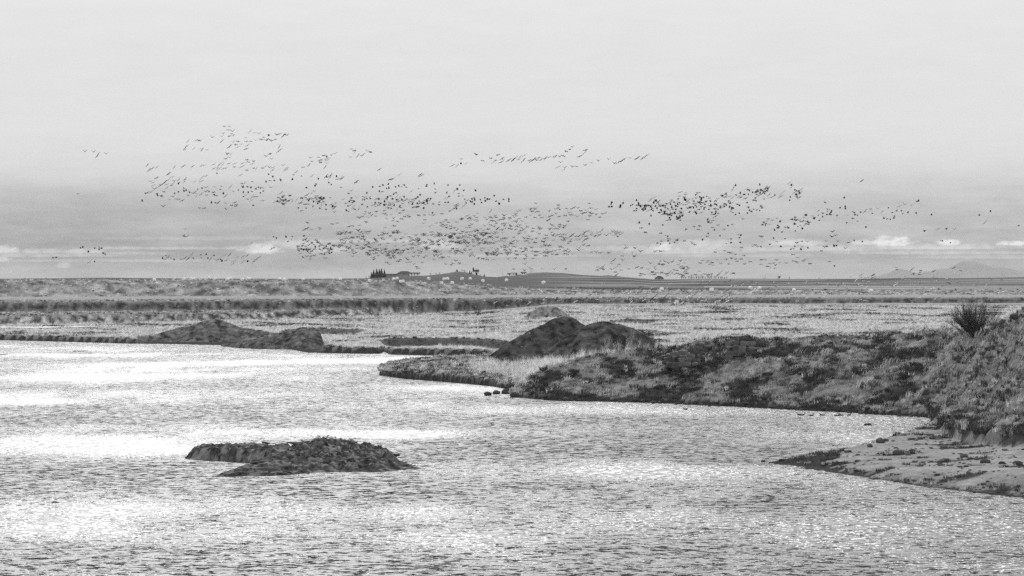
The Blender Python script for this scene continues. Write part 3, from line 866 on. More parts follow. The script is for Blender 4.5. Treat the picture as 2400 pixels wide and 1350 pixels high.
# terraces, slope and the far bank of the road
X, Y, PX = fan_points(46000, 840, 1240, -60, 2460, 1.0)
Z, T, I = terrain(X, Y)
on_road = np.abs(Y - np.interp(PX, [p for p, _ in road_y], [y for _, y in road_y])) < 12
slope = (Y > I['d3'] - 4) & (I['f3'] < .98)
n9 = fbm(X / 7, Y / 12, 4, 731)
ok = (Y > np.minimum(I['d1'], I['d2'])) & (~on_road) & (n9 > -.1 - .25 * slope) & ((I['f3'] < .98) | (RNG.random(len(X)) < .1)) & ((I['f2'] < .05) | (I['f2'] > .97) | (RNG.random(len(X)) < .3))
low_s = ok & slope & (I['f3'] < .35 + .2 * n9)
scatter('slope_straw', np.stack([X, Y, Z], -1)[low_s], (.6 + .5 * RNG.random(len(X)))[low_s], RNG.uniform(-1, 1, low_s.sum()), STRAW)
ok &= ~low_s
scatter('terrace_grass', np.stack([X, Y, Z], -1)[ok], (.7 + .5 * RNG.random(len(X)))[ok] * (1 + .25 * slope[ok]), RNG.uniform(-.8, .8, ok.sum()), MEADOW + STRAW[:1])
ok2 = (Y > np.minimum(I['d1'], I['d2'])) & (~on_road) & (n9 < -.12) & (I['f3'] < .98) & (RNG.random(len(X)) < .7)
scatter('low_heath', np.stack([X, Y, Z], -1)[ok2], (.6 + .5 * RNG.random(len(X)))[ok2], RNG.uniform(-3, 3, ok2.sum()), HEATH)

# right-hand hill and peninsula
X, Y, PX = fan_points(118000, 205, 560, 880, 2900, 1.75)
Z, T, I = terrain(X, Y)
onb = I['onb'] & (I['sb'] > B_BW(PX) * .7 + .25) & ((I['px'] > 1150) | (I['su'] > .6)) & ((Y < I['dcr'] + 22) | (I['con'] < .5))
nh = I['dark'] + RNG.normal(0, .3, len(X))
g = onb & (nh < .62)
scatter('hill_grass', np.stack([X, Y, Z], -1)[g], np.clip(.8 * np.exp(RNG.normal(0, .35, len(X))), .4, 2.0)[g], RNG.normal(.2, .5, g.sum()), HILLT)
h = onb & (nh >= .5)
scatter('hill_heath', np.stack([X, Y, Z], -1)[h], (.7 + .9 * RNG.random(len(X)))[h], RNG.uniform(-3, 3, h.sum()), HEATH)
st = onb & (RNG.random(len(X)) < np.where(I['con'] < .4, .22, .05) * (1 + 5.0 * (fbm(X / 4, Y / 6, 4, 777) > .22)))  # thin straw, plus denser pale drifts standing in for sunlit patches
scatter('hill_straw_sunlit_patches', np.stack([X, Y, Z], -1)[st], np.clip(.65 * np.exp(RNG.normal(0, .4, len(X))), .3, 1.5)[st], RNG.normal(.3, .6, st.sum()), STRAW)
# pale fringe of straw between the peninsula and the mounds, and along the hill's crest
X, Y, PX = fan_points(30000, 370, 600, 1100, 2460, 1.0)
Z, T, I = terrain(X, Y)
fr = (Z > .7) & (I['sb'] > 12) & (I['su'] > 1) & (Y > I['dcr'] - 1 + 18 * (PX > 1600)) & ((Y < 496) | (PX > 1560)) & (fbm(X / 8, Y / 10, 3, 741) > -.3)
scatter('fringe_straw', np.stack([X, Y, Z], -1)[fr], (.8 + .6 * RNG.random(len(X)))[fr], RNG.uniform(-1, 1, fr.sum()), STRAW + STALK[:2])
# spit: thin cover on the dark patches
X, Y, PX = fan_points(9000, 200, 300, 1800, 2460, 1.0)
Z, T, I = terrain(X, Y)
sp = I['ons'] & (Z > .12) & (I['ts'] < .16) & (RNG.random(len(X)) < .55)
scatter('spit_heath', np.stack([X, Y, Z], -1)[sp], (.35 + .5 * RNG.random(len(X)))[sp], RNG.uniform(-3, 3, sp.sum()), HEATH + MEADOW[:1])
# far-bank and peninsula rims hang over the cut earth
X, Y, PX = fan_points(60000, 440, 760, -60, 1260, 1.0)
Z, T, I = terrain(X, Y)
rim = (((I['s'] > .5) & (I['s'] < 3.0)) | (I['onb'] & (I['sb'] > .3) & (I['sb'] < 1.6) & (PX < 1190))) & (Z > .5)
scatter('bank_grass', np.stack([X, Y, Z], -1)[rim], (.5 + .5 * RNG.random(len(X)))[rim], RNG.normal(.2, .6, rim.sum()), HEATH + MEADOW)
# cover on the island's hump
xs_ = RNG.uniform(ISLAND_BOX[0], ISLAND_BOX[1], 9000); ys_ = RNG.uniform(ISLAND_BOX[2], ISLAND_BOX[3], 9000)
zi = ISLAND_H(xs_, ys_)
gi_ = (zi > .9) & (xs_ > -19) & (fbm(xs_ / 2.4, ys_ / 2.6, 3, 751) > .08)
scatter('island_heath', np.stack([xs_, ys_, zi], -1)[gi_], (.14 + .2 * RNG.random(gi_.sum())), RNG.uniform(-3, 3, gi_.sum()), HEATH[:2] + MEADOW[:1])

# ------------------------------------------------------------------ rocks
def rock_mesh(name, seed, mat, sub=3, flat=.6, hard=False):
    import bmesh
    bm = bmesh.new()
    bmesh.ops.create_icosphere(bm, subdivisions=sub, radius=1.0)
    r = random.Random(seed)
    planes = [(Vector((r.gauss(0, 1), r.gauss(0, 1), r.gauss(0, .8))).normalized(), r.uniform(.55, .9)) for _ in range(9)]
    if hard:        # split along near-square joints
        planes = [(Vector(n) + Vector((r.gauss(0, .13), r.gauss(0, .13), r.gauss(0, .13))), r.uniform(.5, .66)) for n in ((1, 0, 0), (-1, 0, 0), (0, 1, 0), (0, -1, 0), (0, 0, 1), (0, 0, -1))]
        planes = [(n.normalized(), k) for n, k in planes]
    V = np.array([v.co[:] for v in bm.verts])
    nz = fbm(V[:, 0] * 1.3 + seed, V[:, 1] * 1.3 + V[:, 2] * 1.7, 3, seed) * .16
    for v, d in zip(bm.verts, nz):
        c = v.co.copy()
        for n, k in planes:
            over = c.dot(n) - k
            if over > 0: c -= n * over * (1.0 if hard else .85)
        v.co = Vector((c.x, c.y, c.z * flat)) * (1 + d * (.35 if hard else 1)) * (1.45 if hard else 1)
    me = bpy.data.meshes.new(name)
    bm.to_mesh(me); bm.free()
    me.materials.append(mat)
    return me
ROCKS = [rock_mesh('rock', 800 + i, M_ROCK, 2) for i in range(6)]
def put_rock(px, py, wpx, label, group=None, at=None, hf=.6, name='rock'):
    x, y, z = at or spot(px, py, 140, 1000)
    s = wpx / 2 * y / FPX
    o = add(name, random.choice(ROCKS), None, (x, y, z + s * hf * .35), (0, 0, random.uniform(0, 6.28)), (s, s * random.uniform(.7, 1.1), s * hf * 1.5))
    return tag(o, label, 'rock', group)
put_rock(2034, 997, 27, 'flat dark rock lying alone in the water near the inlet', hf=.35)
put_rock(2104, 1066, 26, 'dark domed boulder sitting on the pale sand of the spit', hf=.8)
put_rock(1789, 1083, 14, 'small dark rock in the water just off the tip of the spit')
for p, y, w, l in ((1143, 925, 22, 'leftmost boulder of the row jutting into the river below the peninsula'), (1163, 922, 24, 'second boulder from the left in the row below the peninsula'),
                   (1185, 921, 30, 'biggest boulder of the row jutting out below the peninsula'), (1206, 929, 30, 'boulder at the landward end of the row below the peninsula')):
    d = CAM_H * FPX / (y + 2 - HOR)
    put_rock(p, y, w, l, 'boulders below the peninsula', at=((p - CX) / FPX * d, d, 0.0), hf=.7)
for i in range(46):
    p = 1225 + 930 * (i + random.uniform(-.4, .4)) / 46
    d = float(B_SHORE(p)) + random.uniform(-.5, .9)
    put_rock(p, 0, random.uniform(7, 20), 'dark stone half sunk along the waterline of the right-hand hill', 'stones along the right-hand waterline', at=((p - CX) / FPX * d, d, max(hz((p - CX) / FPX * d, d) - .1, 0.0)))
for p, y, w in ((1868, 962, 10), (1848, 960, 9), (2030, 972, 9), (1905, 955, 22), (1885, 953, 14)):
    put_rock(p, y, w, 'small rock among the ducks at the edge of the water', 'small rocks at the inlet', at=None)
for i, (p, y, w) in enumerate(((2040, 1048, 22), (2065, 1038, 30), (2075, 1034, 18), (1990, 1060, 14), (1950, 1064, 18), (1905, 1072, 12), (1880, 1075, 14))):
    put_rock(p, y, w, 'dark stone on the river-side edge of the spit', 'stones along the spit edge')
for i in range(12):
    p = random.uniform(1930, 2400); d = float(C_LOW(p)) + random.uniform(.1, 2.0)
    put_rock(p, 0, random.uniform(8, 24), 'dark flat stone on the near shore of the spit', 'stones on the near shore of the spit', at=((p - CX) / FPX * d, d, max(hz((p - CX) / FPX * d, d), 0.0)), hf=.3)
for i, (p, y, w) in enumerate(((2215, 1052, 22), (2260, 1072, 24), (2310, 1085, 26), (2350, 1088, 22), (2385, 1090, 28))):
    put_rock(p, y, w, 'dark earth-covered stone at the foot of the tussock bank', 'stones under the tussock bank')
for p, y, w in ((2350, 757, 34), (2335, 768, 22), (2385, 742, 40), (2322, 778, 20), (2310, 783, 16)):
    put_rock(p, y + 4, w, 'dark rock poking out of the crest right of the big bush', 'rocks on the crest by the bush', hf=.5)

# rock outcrop on the hill's brow: separate blocks
def build_outcrop():
    x0, y0, z0 = spot(1650, 850, 300, 420)
    root = empty('rock_outcrop', (x0, y0, z0))
    tag(root, 'broken dark cliff of stacked blocks on the brow of the right-hand hill', 'outcrop')
    base = [rock_mesh('stone', 900 + i, M_CLIFF, 2, .9, True) for i in range(5)]
    r = random.Random(3)
    prof = line([(1545, 838), (1575, 826), (1610, 818), (1622, 808), (1645, 803), (1660, 799), (1700, 799), (1760, 802), (1800, 803)])
    bot = line([(1545, 846), (1575, 850), (1620, 852), (1700, 842), (1740, 826), (1800, 812)])
    p = 1548
    while p < 1800:
        w = r.uniform(10, 20) if p < 1725 else r.uniform(14, 26)
        y = prof(p + w / 2)
        D = 372 + 4 * math.sin(p * .05)
        while y < bot(p + w / 2):
            h = r.uniform(7, 15)
            dd = D - (y - 800) * .10 - r.uniform(0, .9)
            x = (p + w / 2 + r.uniform(-3, 3) - CX) / FPX * dd
            z = CAM_H - (y + h / 2 - HOR) * dd / FPX
            s = dd / FPX
            o = add('stone', r.choice(base), root, (x - x0, dd - y0, z - z0), (r.uniform(-.12, .12), r.uniform(-.12, .12), r.uniform(-.35, .35)),
                    (w * .6 * s, w * .8 * s, h * .66 * s))
            y += h * .9
        p += w * .86
    # a smaller one further left down the brow
    return root
build_outcrop()

ri = random.Random(17)
slabs = [rock_mesh('stone', 950 + i, M_ROCK, 2, .45) for i in range(4)]
for i in range(60):
    x = ri.uniform(ISLAND_BOX[0] + 4, ISLAND_BOX[1] - 1); y = ri.uniform(ISLAND_BOX[2] + .5, ISLAND_BOX[3] - 3)
    z = float(ISLAND_H(np.array([[x]]), np.array([[y]]))[0, 0])
    if z < .12: continue
    q = ri.uniform(.3, .85)
    add('stone', ri.choice(slabs), ISLAND, (x - ISLAND.location.x, y - ISLAND.location.y, z - .1), (ri.uniform(-.25, .25), ri.uniform(-.2, .2), ri.uniform(-.4, .4)), (q * 1.2, q * .8, q * .5))

# ------------------------------------------------------------------ shrubs
def shrub(name, label, cat, px, py, hpx, mat, seed, n=7, spread=.6, group=None, twigs=5, lean=0.0, rad=.02, at=None, twig_name='twig', levels=2):
    x, y, z = at or spot(px, py, 250, 1250)
    H = hpx * y / FPX
    r = random.Random(seed)
    root = empty(name, (x, y, z))
    tag(root, label, cat, group)
    tw = MB()
    for i in range(n):
        a = r.uniform(0, 2 * math.pi)
        out = spread * (i + .5) / n * 1.1
        d = Vector((math.cos(a) * out + lean, math.sin(a) * out, 1.0)).normalized()
        L = H * r.uniform(.6, 1.0)
        pts = [Vector((0, 0, -.05))]
        b0 = Vector((r.gauss(0, .04) * H, r.gauss(0, .04) * H, 0))
        pts[0] = b0 - Vector((0, 0, .08))
        bend = Vector((r.gauss(0, .22), r.gauss(0, .22), .16))
        m = 5
        for k in range(1, m + 1):
            pts.append(pts[-1] + (d + bend * (k / m)).normalized() * L / m)
        rr = [rad * (1 - .75 * k / m) for k in range(m + 1)]
        s = MB(); s.tube(pts, rr, 4)
        add('stem', s.mesh('stem', mat), root)
        for q in range(twigs):
            k = r.randint(1, m - 1)
            p = pts[k].lerp(pts[k + 1], r.random())
            td = (d + Vector((r.gauss(0, .38), r.gauss(0, .38), r.uniform(.1, .6)))).normalized()
            tl = L * r.uniform(.22, .5)
            q1 = p + td * tl * .5
            q2 = q1 + (td + Vector((r.gauss(0, .12), r.gauss(0, .12), .25))).normalized() * tl * .5
            tw.tube([p, q1, q2], [rad * .4, rad * .3, rad * .12], 3)
            if levels > 1:
                for _ in range(3):
                    p2 = p.lerp(q1, r.random()) if r.random() < .4 else q1.lerp(q2, r.random())
                    t2 = (td + Vector((r.gauss(0, .35), r.gauss(0, .35), r.uniform(0, .5)))).normalized()
                    tw.tube([p2, p2 + t2 * tl * r.uniform(.3, .6)], [rad * .25, rad * .1], 3)
    if tw.f:
        o = add('twigs', tw.mesh('twigs', mat), root)
        tag(o, kind='stuff')
    return root

bx, by_, bz_ = spot(2283, 788, 300, 380)
shrub('willow_bush', 'big dark leafless bush fanning out of the crest at right', 'bush', 0, 0, 76, M_TWIG, 5, 34, 1.75, None, 40, 0, .03, at=(bx, by_, bz_ - .1))
shrub('bare_shrub', 'small dark bare shrub left of the big bush, on the brow', 'shrub', 2216, 789, 34, M_TWIG, 6, 5, .35, None, 5, 0, .02)
shrub('bare_shrub', 'low spreading bare shrub leaning left from under the big bush', 'shrub', 2262, 790, 30, M_GREYTWIG, 7, 9, .7, None, 7, -.9, .02)
shrub('bare_shrub', 'pale bare sapling with upright stems, left of the tall twiggy one on the far plain', 'shrub', 1415, 728, 30, M_PALETWIG, 8, 6, .3, None, 6, .05, .035)
shrub('bare_shrub', 'grey twiggy bare shrub standing on the far plain behind the mounds', 'shrub', 1447, 732, 38, M_GREYTWIG, 9, 7, .4, None, 6, .05, .035)
shrub('bare_shrub', 'pale wide-branching bare shrub on the plain, a dark fallen branch under it', 'shrub', 1950, 760, 42, M_PALETWIG, 10, 9, .75, None, 8, .12, .03)
for i_, (p_, q_, h_) in enumerate(((2240, 792, 14), (2305, 786, 16), (2325, 776, 14), (2252, 790, 18))):
    shrub('weed_stems', 'low dark weeds growing round the foot of the big bush', 'weed', p_, q_, h_, M_TWIG, 90 + i_, 7, .8, 'weeds round the big bush', 6, .1, .015)
shrub('fallen_branch', 'dark branch lying under the pale wide-branching shrub', 'branch', 1962, 758, 22, M_TWIG, 11, 3, .5, None, 4, 1.6, .04)
shrub('bare_shrub', 'pale arching bare stems in front of the dark grass band on the plain', 'shrub', 1935, 788, 18, M_PALETWIG, 12, 6, .8, None, 4, .9, .03)
shrub('bare_shrub', 'grey bushy shrub at the far edge of the plain, left of the others at right', 'shrub', 1880, 728, 26, M_GREYTWIG, 13, 11, .7, None, 7, 0, .03)
shrub('bare_shrub', 'grey rounded shrub at the far edge of the plain', 'shrub', 1975, 726, 28, M_GREYTWIG, 14, 11, .6, None, 7, 0, .03)
shrub('bare_shrub', 'slim pale bush standing alone on the plain left of the big dark bush', 'shrub', 2132, 738, 22, M_PALETWIG, 15, 5, .3, None, 5, 0, .03)
shrub('bare_shrub', 'single dark leaning twig on the plain right of the mounds', 'shrub', 1768, 742, 24, M_TWIG, 16, 3, .3, None, 4, .6, .02)
shrub('bare_shrub', 'thin pale bush on the plain right of the broad mound', 'shrub', 1484, 748, 20, M_PALETWIG, 17, 4, .3, None, 4, .2, .03)
shrub('bare_shrub', 'tall pale bush with slanting stems left of the twin mounds', 'shrub', 1037, 776, 36, M_PALETWIG, 18, 6, .35, None, 6, .2, .03)
shrub('bare_shrub', 'dark round shrub on the far plain left of the grassy hump', 'shrub', 1118, 742, 26, M_TWIG, 19, 14, .8, None, 10, 0, .04)
shrub('bare_shrub', 'grey shrub beside the dark round one on the far plain', 'shrub', 1092, 742, 22, M_GREYTWIG, 20, 11, .8, None, 8, 0, .03)
shrub('bare_shrub', 'pale curved bush standing just behind the left-hand earth heaps', 'shrub', 640, 774, 30, M_PALETWIG, 21, 7, .5, None, 6, .25, .03)
shrub('bare_shrub', 'thin grey bush on the plain right of the small earth heap', 'shrub', 770, 766, 34, M_GREYTWIG, 22, 6, .4, None, 6, .1, .03)
shrub('bare_shrub', 'thin upright shrub in front of the pale scarp left of the grey shrub', 'shrub', 932, 745, 30, M_GREYTWIG, 23, 5, .25, None, 6, 0, .03)
for i, (p, h) in enumerate(((1420, 32), (1440, 26), (1472, 42), (1494, 32), (1512, 24), (1545, 26))):  # backlit stems: their brightness is put into the pale twig colour
    lab = ['leftmost pale backlit stem clump at the foot of the broad mound', 'short pale leaning stem clump between taller ones at the foot of the broad mound', 'tallest pale backlit stem clump at the foot of the broad mound',
           'pale stem clump just right of the tallest one at the foot of the broad mound', 'small pale stem clump near the right foot of the broad mound', 'rightmost pale slanting stem clump beyond the mound foot'][i]
    d = float(CR_D(p)) + 40
    xx = (p - CX) / FPX * d
    shrub('pale_stems', lab, 'shrub', 0, 0, h, M_PALETWIG, 30 + i, 8, .35, None, 5, .12, .03, at=(xx, d, max(hz(xx, d), CAM_H - (822 - HOR) * d / FPX - .3)), levels=2)
for i, (p, py, h) in enumerate(((930, 862, 12), (1000, 858, 16), (1062, 850, 22), (1075, 852, 18), (1105, 846, 22), (1118, 846, 24))):
    shrub('weed_stems', 'thin weed stems rising from the top of the low peninsula', 'weed', p, py, h, M_TWIG, 50 + i, 4, .3, 'weeds on the low peninsula', 4, .1, .018, levels=1)
for i, (p, py, h) in enumerate(((2100, 1026, 16), (2120, 1022, 18), (2140, 1020, 26), (2152, 1012, 30), (2172, 1004, 20), (2178, 998, 18))):
    shrub('weed_stems', 'thin dark weed stems standing against the bright inlet', 'weed', p, py, h, M_TWIG, 60 + i, 4, .4, 'weeds at the inlet', 4, .1, .012, levels=1)

# ------------------------------------------------------------------ hay bales
def bale_proto():
    root = empty('hay_bale')
    import bmesh
    R, W, n = .66, 1.22, 22
    m = MB()
    prof = [(-W / 2, .90), (-W / 2 + .06, .985), (-W / 4, 1.0), (0, 1.01), (W / 4, 1.0), (W / 2 - .06, .985), (W / 2, .90)]
    for i in range(len(prof) - 1):
        for k in range(n):
            a0, a1 = 2 * math.pi * k / n, 2 * math.pi * (k + 1) / n
            def P(j, a): return (prof[j][0], R * prof[j][1] * math.cos(a) * (1 + .012 * math.sin(5 * a + j)), R * prof[j][1] * math.sin(a))
            m.poly([P(i, a0), P(i, a1), P(i + 1, a1), P(i + 1, a0)])
    add('wrap', m.mesh('wrap', M_BALE, True), root, (0, 0, R * .97))
    for s in (-1, 1):
        e = MB()
        rings = [(.90, 0), (.7, .015), (.45, .03), (.2, .02), (.05, -.03)]
        for i in range(len(rings) - 1):
            for k in range(n):
                a0, a1 = 2 * math.pi * k / n, 2 * math.pi * (k + 1) / n
                def Q(j, a): return (s * (W / 2 + rings[j][1] + .01 * math.sin(7 * a) * (j > 0)), R * rings[j][0] * math.cos(a), R * rings[j][0] * math.sin(a))
                e.poly([Q(i, a0), Q(i, a1), Q(i + 1, a1), Q(i + 1, a0)])
        add('end_face', e.mesh('end_face', M_BALE_END, True), root, (0, 0, R * .97))
    return root
X, Y, PX = fan_points(3500, 200, 300, 1800, 2460, 1.0)
Z, T, I = terrain(X, Y)
pb = I['ons'] & (Z > .0) & ((fbm(X / 4, Y / 3, 3, 811) > .1) | (I['s1'] < 2.5))
scatter('pebbles', np.stack([X, Y, Z], -1)[pb], np.clip(.09 * np.exp(RNG.normal(0, .5, len(X))), .04, .35)[pb], RNG.uniform(-3, 3, pb.sum()), ROCKS[:4])
PM, SM = [], []
for hf_, xa, xb, yb, ext_, bz in MOUNDS:
    n_ = int(16 * (xb - xa))
    xm = RNG.uniform(xa - 1, xb + 1, n_); ym = RNG.uniform(yb - ext_ - 2, yb + 3, n_)
    zm = hf_(xm, ym)
    k_ = (zm > bz + .1) & (fbm(xm * .5, ym * .4, 3, 820) > -.15)
    PM.append(np.stack([xm, ym, zm], -1)[k_]); SM.append(np.clip(.16 * np.exp(RNG.normal(0, .5, n_)), .06, .5)[k_])
PM, SM = np.concatenate(PM), np.concatenate(SM)
half = RNG.random(len(PM)) < .55
scatter('earth_clods', PM[half], SM[half], RNG.uniform(-3, 3, half.sum()), [rock_mesh('clod', 970 + i, M_EARTH, 1, .7) for i in range(3)])
scatter('mound_weeds', PM[~half], SM[~half] * 3.2, RNG.uniform(-3, 3, (~half).sum()), HEATH[:2] + HILLT[:1])
bale0 = bale_proto()
first = True
def bale(px, py, wpx, label, group):
    """bale whose foot is at (px, py + half its size)"""
    global first
    x, y, z = spot(px, py + wpx * .42, 1040, 1750)
    o = bale0 if first else copy_tree(bale0)
    first = False
    sc_ = min(max(wpx * y / FPX / 1.45, .85), 1.2)
    o.location = (x, y, z - .04)
    o.scale = (sc_,) * 3
    o.rotation_euler = (0, 0, random.choice((.35, .9, 1.25, -.4, 1.9)) + random.uniform(-.2, .2))
    tag(o, label, 'hay bale', group)
LEFT_B = [(362, 656, 8), (408, 652, 7), (431, 654, 7), (449, 654, 7), (457, 653.5, 7), (470, 653, 8), (482, 653.5, 7), (490, 651.5, 7), (503, 653.5, 8), (533, 655, 7), (542, 652.5, 8), (568, 655.5, 7), (580, 653, 8), (585, 653.5, 7)]
for b in LEFT_B[1:]:
    bale(*b, 'white round bale in the row on the skyline field at left', 'bales along the left skyline')
bale(*LEFT_B[0], 'white round bale left of the skyline row, on the brow of the slope', None)
for b in [(623, 653, 7), (655, 654, 7), (666, 655.5, 7), (670, 652.5, 6), (711, 655, 6), (782, 652.5, 7), (791, 652.5, 7), (798, 655, 6)]:
    bale(*b, 'white round bale on the field left of the conifer clump', 'bales left of the conifers')
for b in [(866, 658, 8), (923, 654, 8), (931, 652, 7), (945, 659, 8), (939, 660, 8)]:
    bale(*b, 'white round bale on the dark field below the barn', 'bales below the barn')
for b in [(1005, 653, 8), (1041, 654, 8), (1049, 653, 8), (1083, 653, 8), (1102, 653, 8)]:
    bale(*b, 'white round bale in the row below the hill with the cairn', 'bales below the cairn hill')
bale(1035, 663, 8, 'left of two white bales lying low on the brow of the slope', None)
bale(1060, 663, 8, 'right of two white bales lying low on the brow of the slope', None)
bale(1132, 657, 10, 'large white round bale below the church spire', None)
bale(1187, 656, 9, 'white round bale standing below the low white farm buildings', None)
bale(1274, 661, 11, 'white oval bale alone under the long grassy ridge', None)
bale(1551, 678, 9.5, 'white round bale alone below the dark hip-roofed house', None)
bale(1668, 679, 9.5, 'white round bale alone midway between the house and the trio', None)
bale(1759, 675, 9, 'back left bale of the trio on the right-hand field', None)
bale(1770, 681, 9, 'front bale of the trio on the right-hand field', None)
bale(1780, 675, 10, 'back right bale of the trio on the right-hand field', None)
bale(1861, 680, 8, 'pale bale half hidden in grass right of the trio', None)
bale(2041, 682, 10, 'white round bale farthest right, alone on the field', None)

# ------------------------------------------------------------------ fence by the road
fence = None
fpts = []
for i in range(32):
    p = 26 + 28 * i
    y = float(np.interp(p, [q for q, _ in road_y], [v for _, v in road_y])) - 14
    x = (p - CX) / FPX * y
    fpts.append((x, y, hz(x, y)))
fence = empty('roadside_fence', fpts[0])
tag(fence, 'thin wire fence with pale posts along the near side of the road', 'fence')
pm = MB(); pm.tube([(0, 0, -.2), (.01, 0, .6), (0, .01, 1.15)], [.075, .07, .06], 6); pm.poly([(.06 * math.cos(a), .06 * math.sin(a), 1.16) for a in [k * math.pi / 3 for k in range(6)]])
pme = pm.mesh('post', M_POST)
for q in fpts:
    add('post', pme, fence, Vector(q) - Vector(fpts[0]), (random.uniform(-.05, .05), random.uniform(-.05, .05), 0))
for hgt in (.35, .7, 1.05):
    w = MB(); w.tube([Vector(q) - Vector(fpts[0]) + Vector((0, 0, hgt)) for q in fpts], [.012] * len(fpts), 3)
    add('wire', w.mesh('wire', M_POST), fence)
sx, sy, sz = spot(970, 704, 950, 1100)
sg = empty('road_sign', (sx, sy, sz))
tag(sg, 'slim pale road marker standing taller than the fence by the road', 'road marker')
m = MB(); m.tube([(0, 0, -.2), (0, 0, 1.5)], [.06, .06], 6); add('post', m.mesh('post', M_POST), sg)
m = MB(); m.box((0, -.07, 1.35), (.28, .04, .5)); add('plate', m.mesh('plate', M_WHITE), sg)

# ------------------------------------------------------------------ far farms, church, trees
def at25(px, row, D=2420):
    x = (px - CX) / FPX * D
    return x, D, hz(x, D)

def conifer(px, D, hpx, label, group=None, seed=1, wide=.36):
    x, y, z = at25(px, 0, D)
    H = hpx * D / FPX
    r = random.Random(seed)
    root = empty('conifer_tree', (x, y, z - .1))
    tag(root, label, 'conifer', group)
    t = MB(); t.tube([(0, 0, 0), (0, 0, H * .5), (0, 0, H * .97)], [H * .028, H * .018, H * .004], 6)
    add('trunk', t.mesh('trunk', M_BARK), root)
    c = MB()
    for i in range(260):
        f = r.random() ** 1.15
        h = H * (.08 + .92 * f)
        rad = H * wide * (1 - f) ** .8 * r.uniform(.35, 1.08) + .06
        a = r.uniform(0, 6.283)
        d = Vector((math.cos(a), math.sin(a), 0)); s = Vector((-d.y, d.x, 0))
        w = (.10 + .16 * (1 - f)) * H * .55
        p0 = Vector((0, 0, h + .05 * H)); tip = d * rad + Vector((0, 0, h - rad * .35))
        mid = d * rad * .6 + Vector((0, 0, h))
        c.poly([p0, mid + s * w, tip, mid - s * w])
    add('crown', c.mesh('crown', M_CONIFER), root)
    return root

def broad(px, D, hpx, label, cat, group=None, seed=1, mat=None, at=None, w=.5, dens=1.0):
    x, y, z = at or at25(px, 0, D)
    H = hpx * y / FPX
    r = random.Random(seed)
    root = empty('bare_tree', (x, y, z - .1))
    tag(root, label, cat, group)
    t = MB(); t.tube([(0, 0, 0), (0, 0, H * .35)], [H * .035, H * .025], 5)
    add('trunk', t.mesh('trunk', M_BARK), root)
    c = MB()
    for i in range(int(26 * dens)):
        a = r.uniform(0, 6.283); o = r.uniform(.1, w)
        p0 = Vector((0, 0, H * r.uniform(.1, .4)))
        p1 = p0 + Vector((math.cos(a) * o * .5, math.sin(a) * o * .5, .3)) * H
        p2 = Vector((math.cos(a) * o, math.sin(a) * o, r.uniform(.7, 1.0) * (1 - .3 * o))) * H
        c.tube([p0, p1, p2], [H * .016, H * .011, H * .004], 3)
        for _ in range(3):
            q = p1.lerp(p2, r.random())
            c.tube([q, q + Vector((r.gauss(0, .1), r.gauss(0, .1), r.uniform(.05, .2))) * H], [H * .007, H * .003], 3)
    add('crown', c.mesh('crown', mat or M_TWIG), root)
    return root

for i, (p, h, l) in enumerate(((871, 14, 'shortest dark conifer at the left end of the clump by the barn'), (876, 19, 'second dark conifer from the left in the clump by the barn'), (883, 21, 'dark conifer left of the middle of the clump by the barn'),
                               (889, 20, 'dark conifer right of the middle of the clump by the barn'), (894, 21, 'tall dark conifer second from the right in the clump by the barn'), (901, 18, 'rightmost dark conifer of the clump by the barn'))):
    conifer(p, 2300 + 8 * (i % 3), h, l, 'conifers of the clump by the barn', 70 + i)
for i, (p, h, l) in enumerate(((1101, 9, 'small dark conifer left of the church'), (1117, 10, 'dark conifer just right of the church spire'), (1105, 7, 'low dark conifer close on the left of the church'),
                               (1135, 8, 'lone dark conifer right of the church'))):
    conifer(p, 2400 + 10 * (i % 2), h, l, None, 80 + i, .3)

def house(name, label, cat, px, D, wpx, wall_m, roof_m, wall_mat, roof_mat, depth, hip=0.0, rz=0.0, win=0, door=False, chimney=False):
    x, y, z = at25(px, 0, D)
    W = wpx * D / FPX
    root = empty(name, (x, y, z - .3), rz)
    tag(root, label, cat)
    w = MB(); w.box((0, 0, wall_m / 2 + .15), (W, depth, wall_m + .3)); add('wall', w.mesh('wall', wall_mat), root)
    r = MB()
    e, h0, h1 = .35, wall_m + .3, wall_m + .3 + roof_m
    a, b = W / 2 + e, depth / 2 + e
    k = W / 2 - hip
    A, B_, C_, D_ = (-a, -b, h0), (a, -b, h0), (a, b, h0), (-a, b, h0)
    E, F_ = (-k - (e if hip == 0 else 0), 0, h1), (k + (e if hip == 0 else 0), 0, h1)
    for q in ((A, B_, F_, E), (C_, D_, E, F_), (B_, C_, F_), (D_, A, E), (A, D_, C_, B_)): r.poly(q)
    ro = add('roof', r.mesh('roof', roof_mat), root)
    if chimney:
        c = MB(); c.box((W * .2, 0, h1 + .3), (.6, .6, 1.2)); add('chimney', c.mesh('chimney', wall_mat), ro)
    for i in range(win):
        xx = -W / 2 + W * (i + .7) / (win + .4)
        c = MB(); c.box((xx, -depth / 2 - .02, wall_m * .58 + .3), (1.0, .06, .9)); f = add('window', c.mesh('window', M_WHITE if wall_mat is not M_WHITE else M_GREYWALL), root)
        c = MB(); c.box((xx, -depth / 2 - .06, wall_m * .58 + .3), (.82, .03, .72)); add('pane', c.mesh('pane', M_PANE), f)
    if door:
        c = MB(); c.box((W * .38, -depth / 2 - .03, 1.25), (1.2, .06, 2.1)); add('door', c.mesh('door', M_ROOF), root)
    return root
house('barn', 'big dark barn with a sloping-ended roof on the skyline', 'barn', 948, 2440, 34, 1.7, 2.0, M_GREYWALL, M_ROOF, 12, 3.2, win=2, door=True)
house('farm_building', 'long low dark building joining the left side of the barn', 'farm building', 918, 2446, 26, 1.5, .9, M_GREYWALL, M_ROOF, 8, 0)
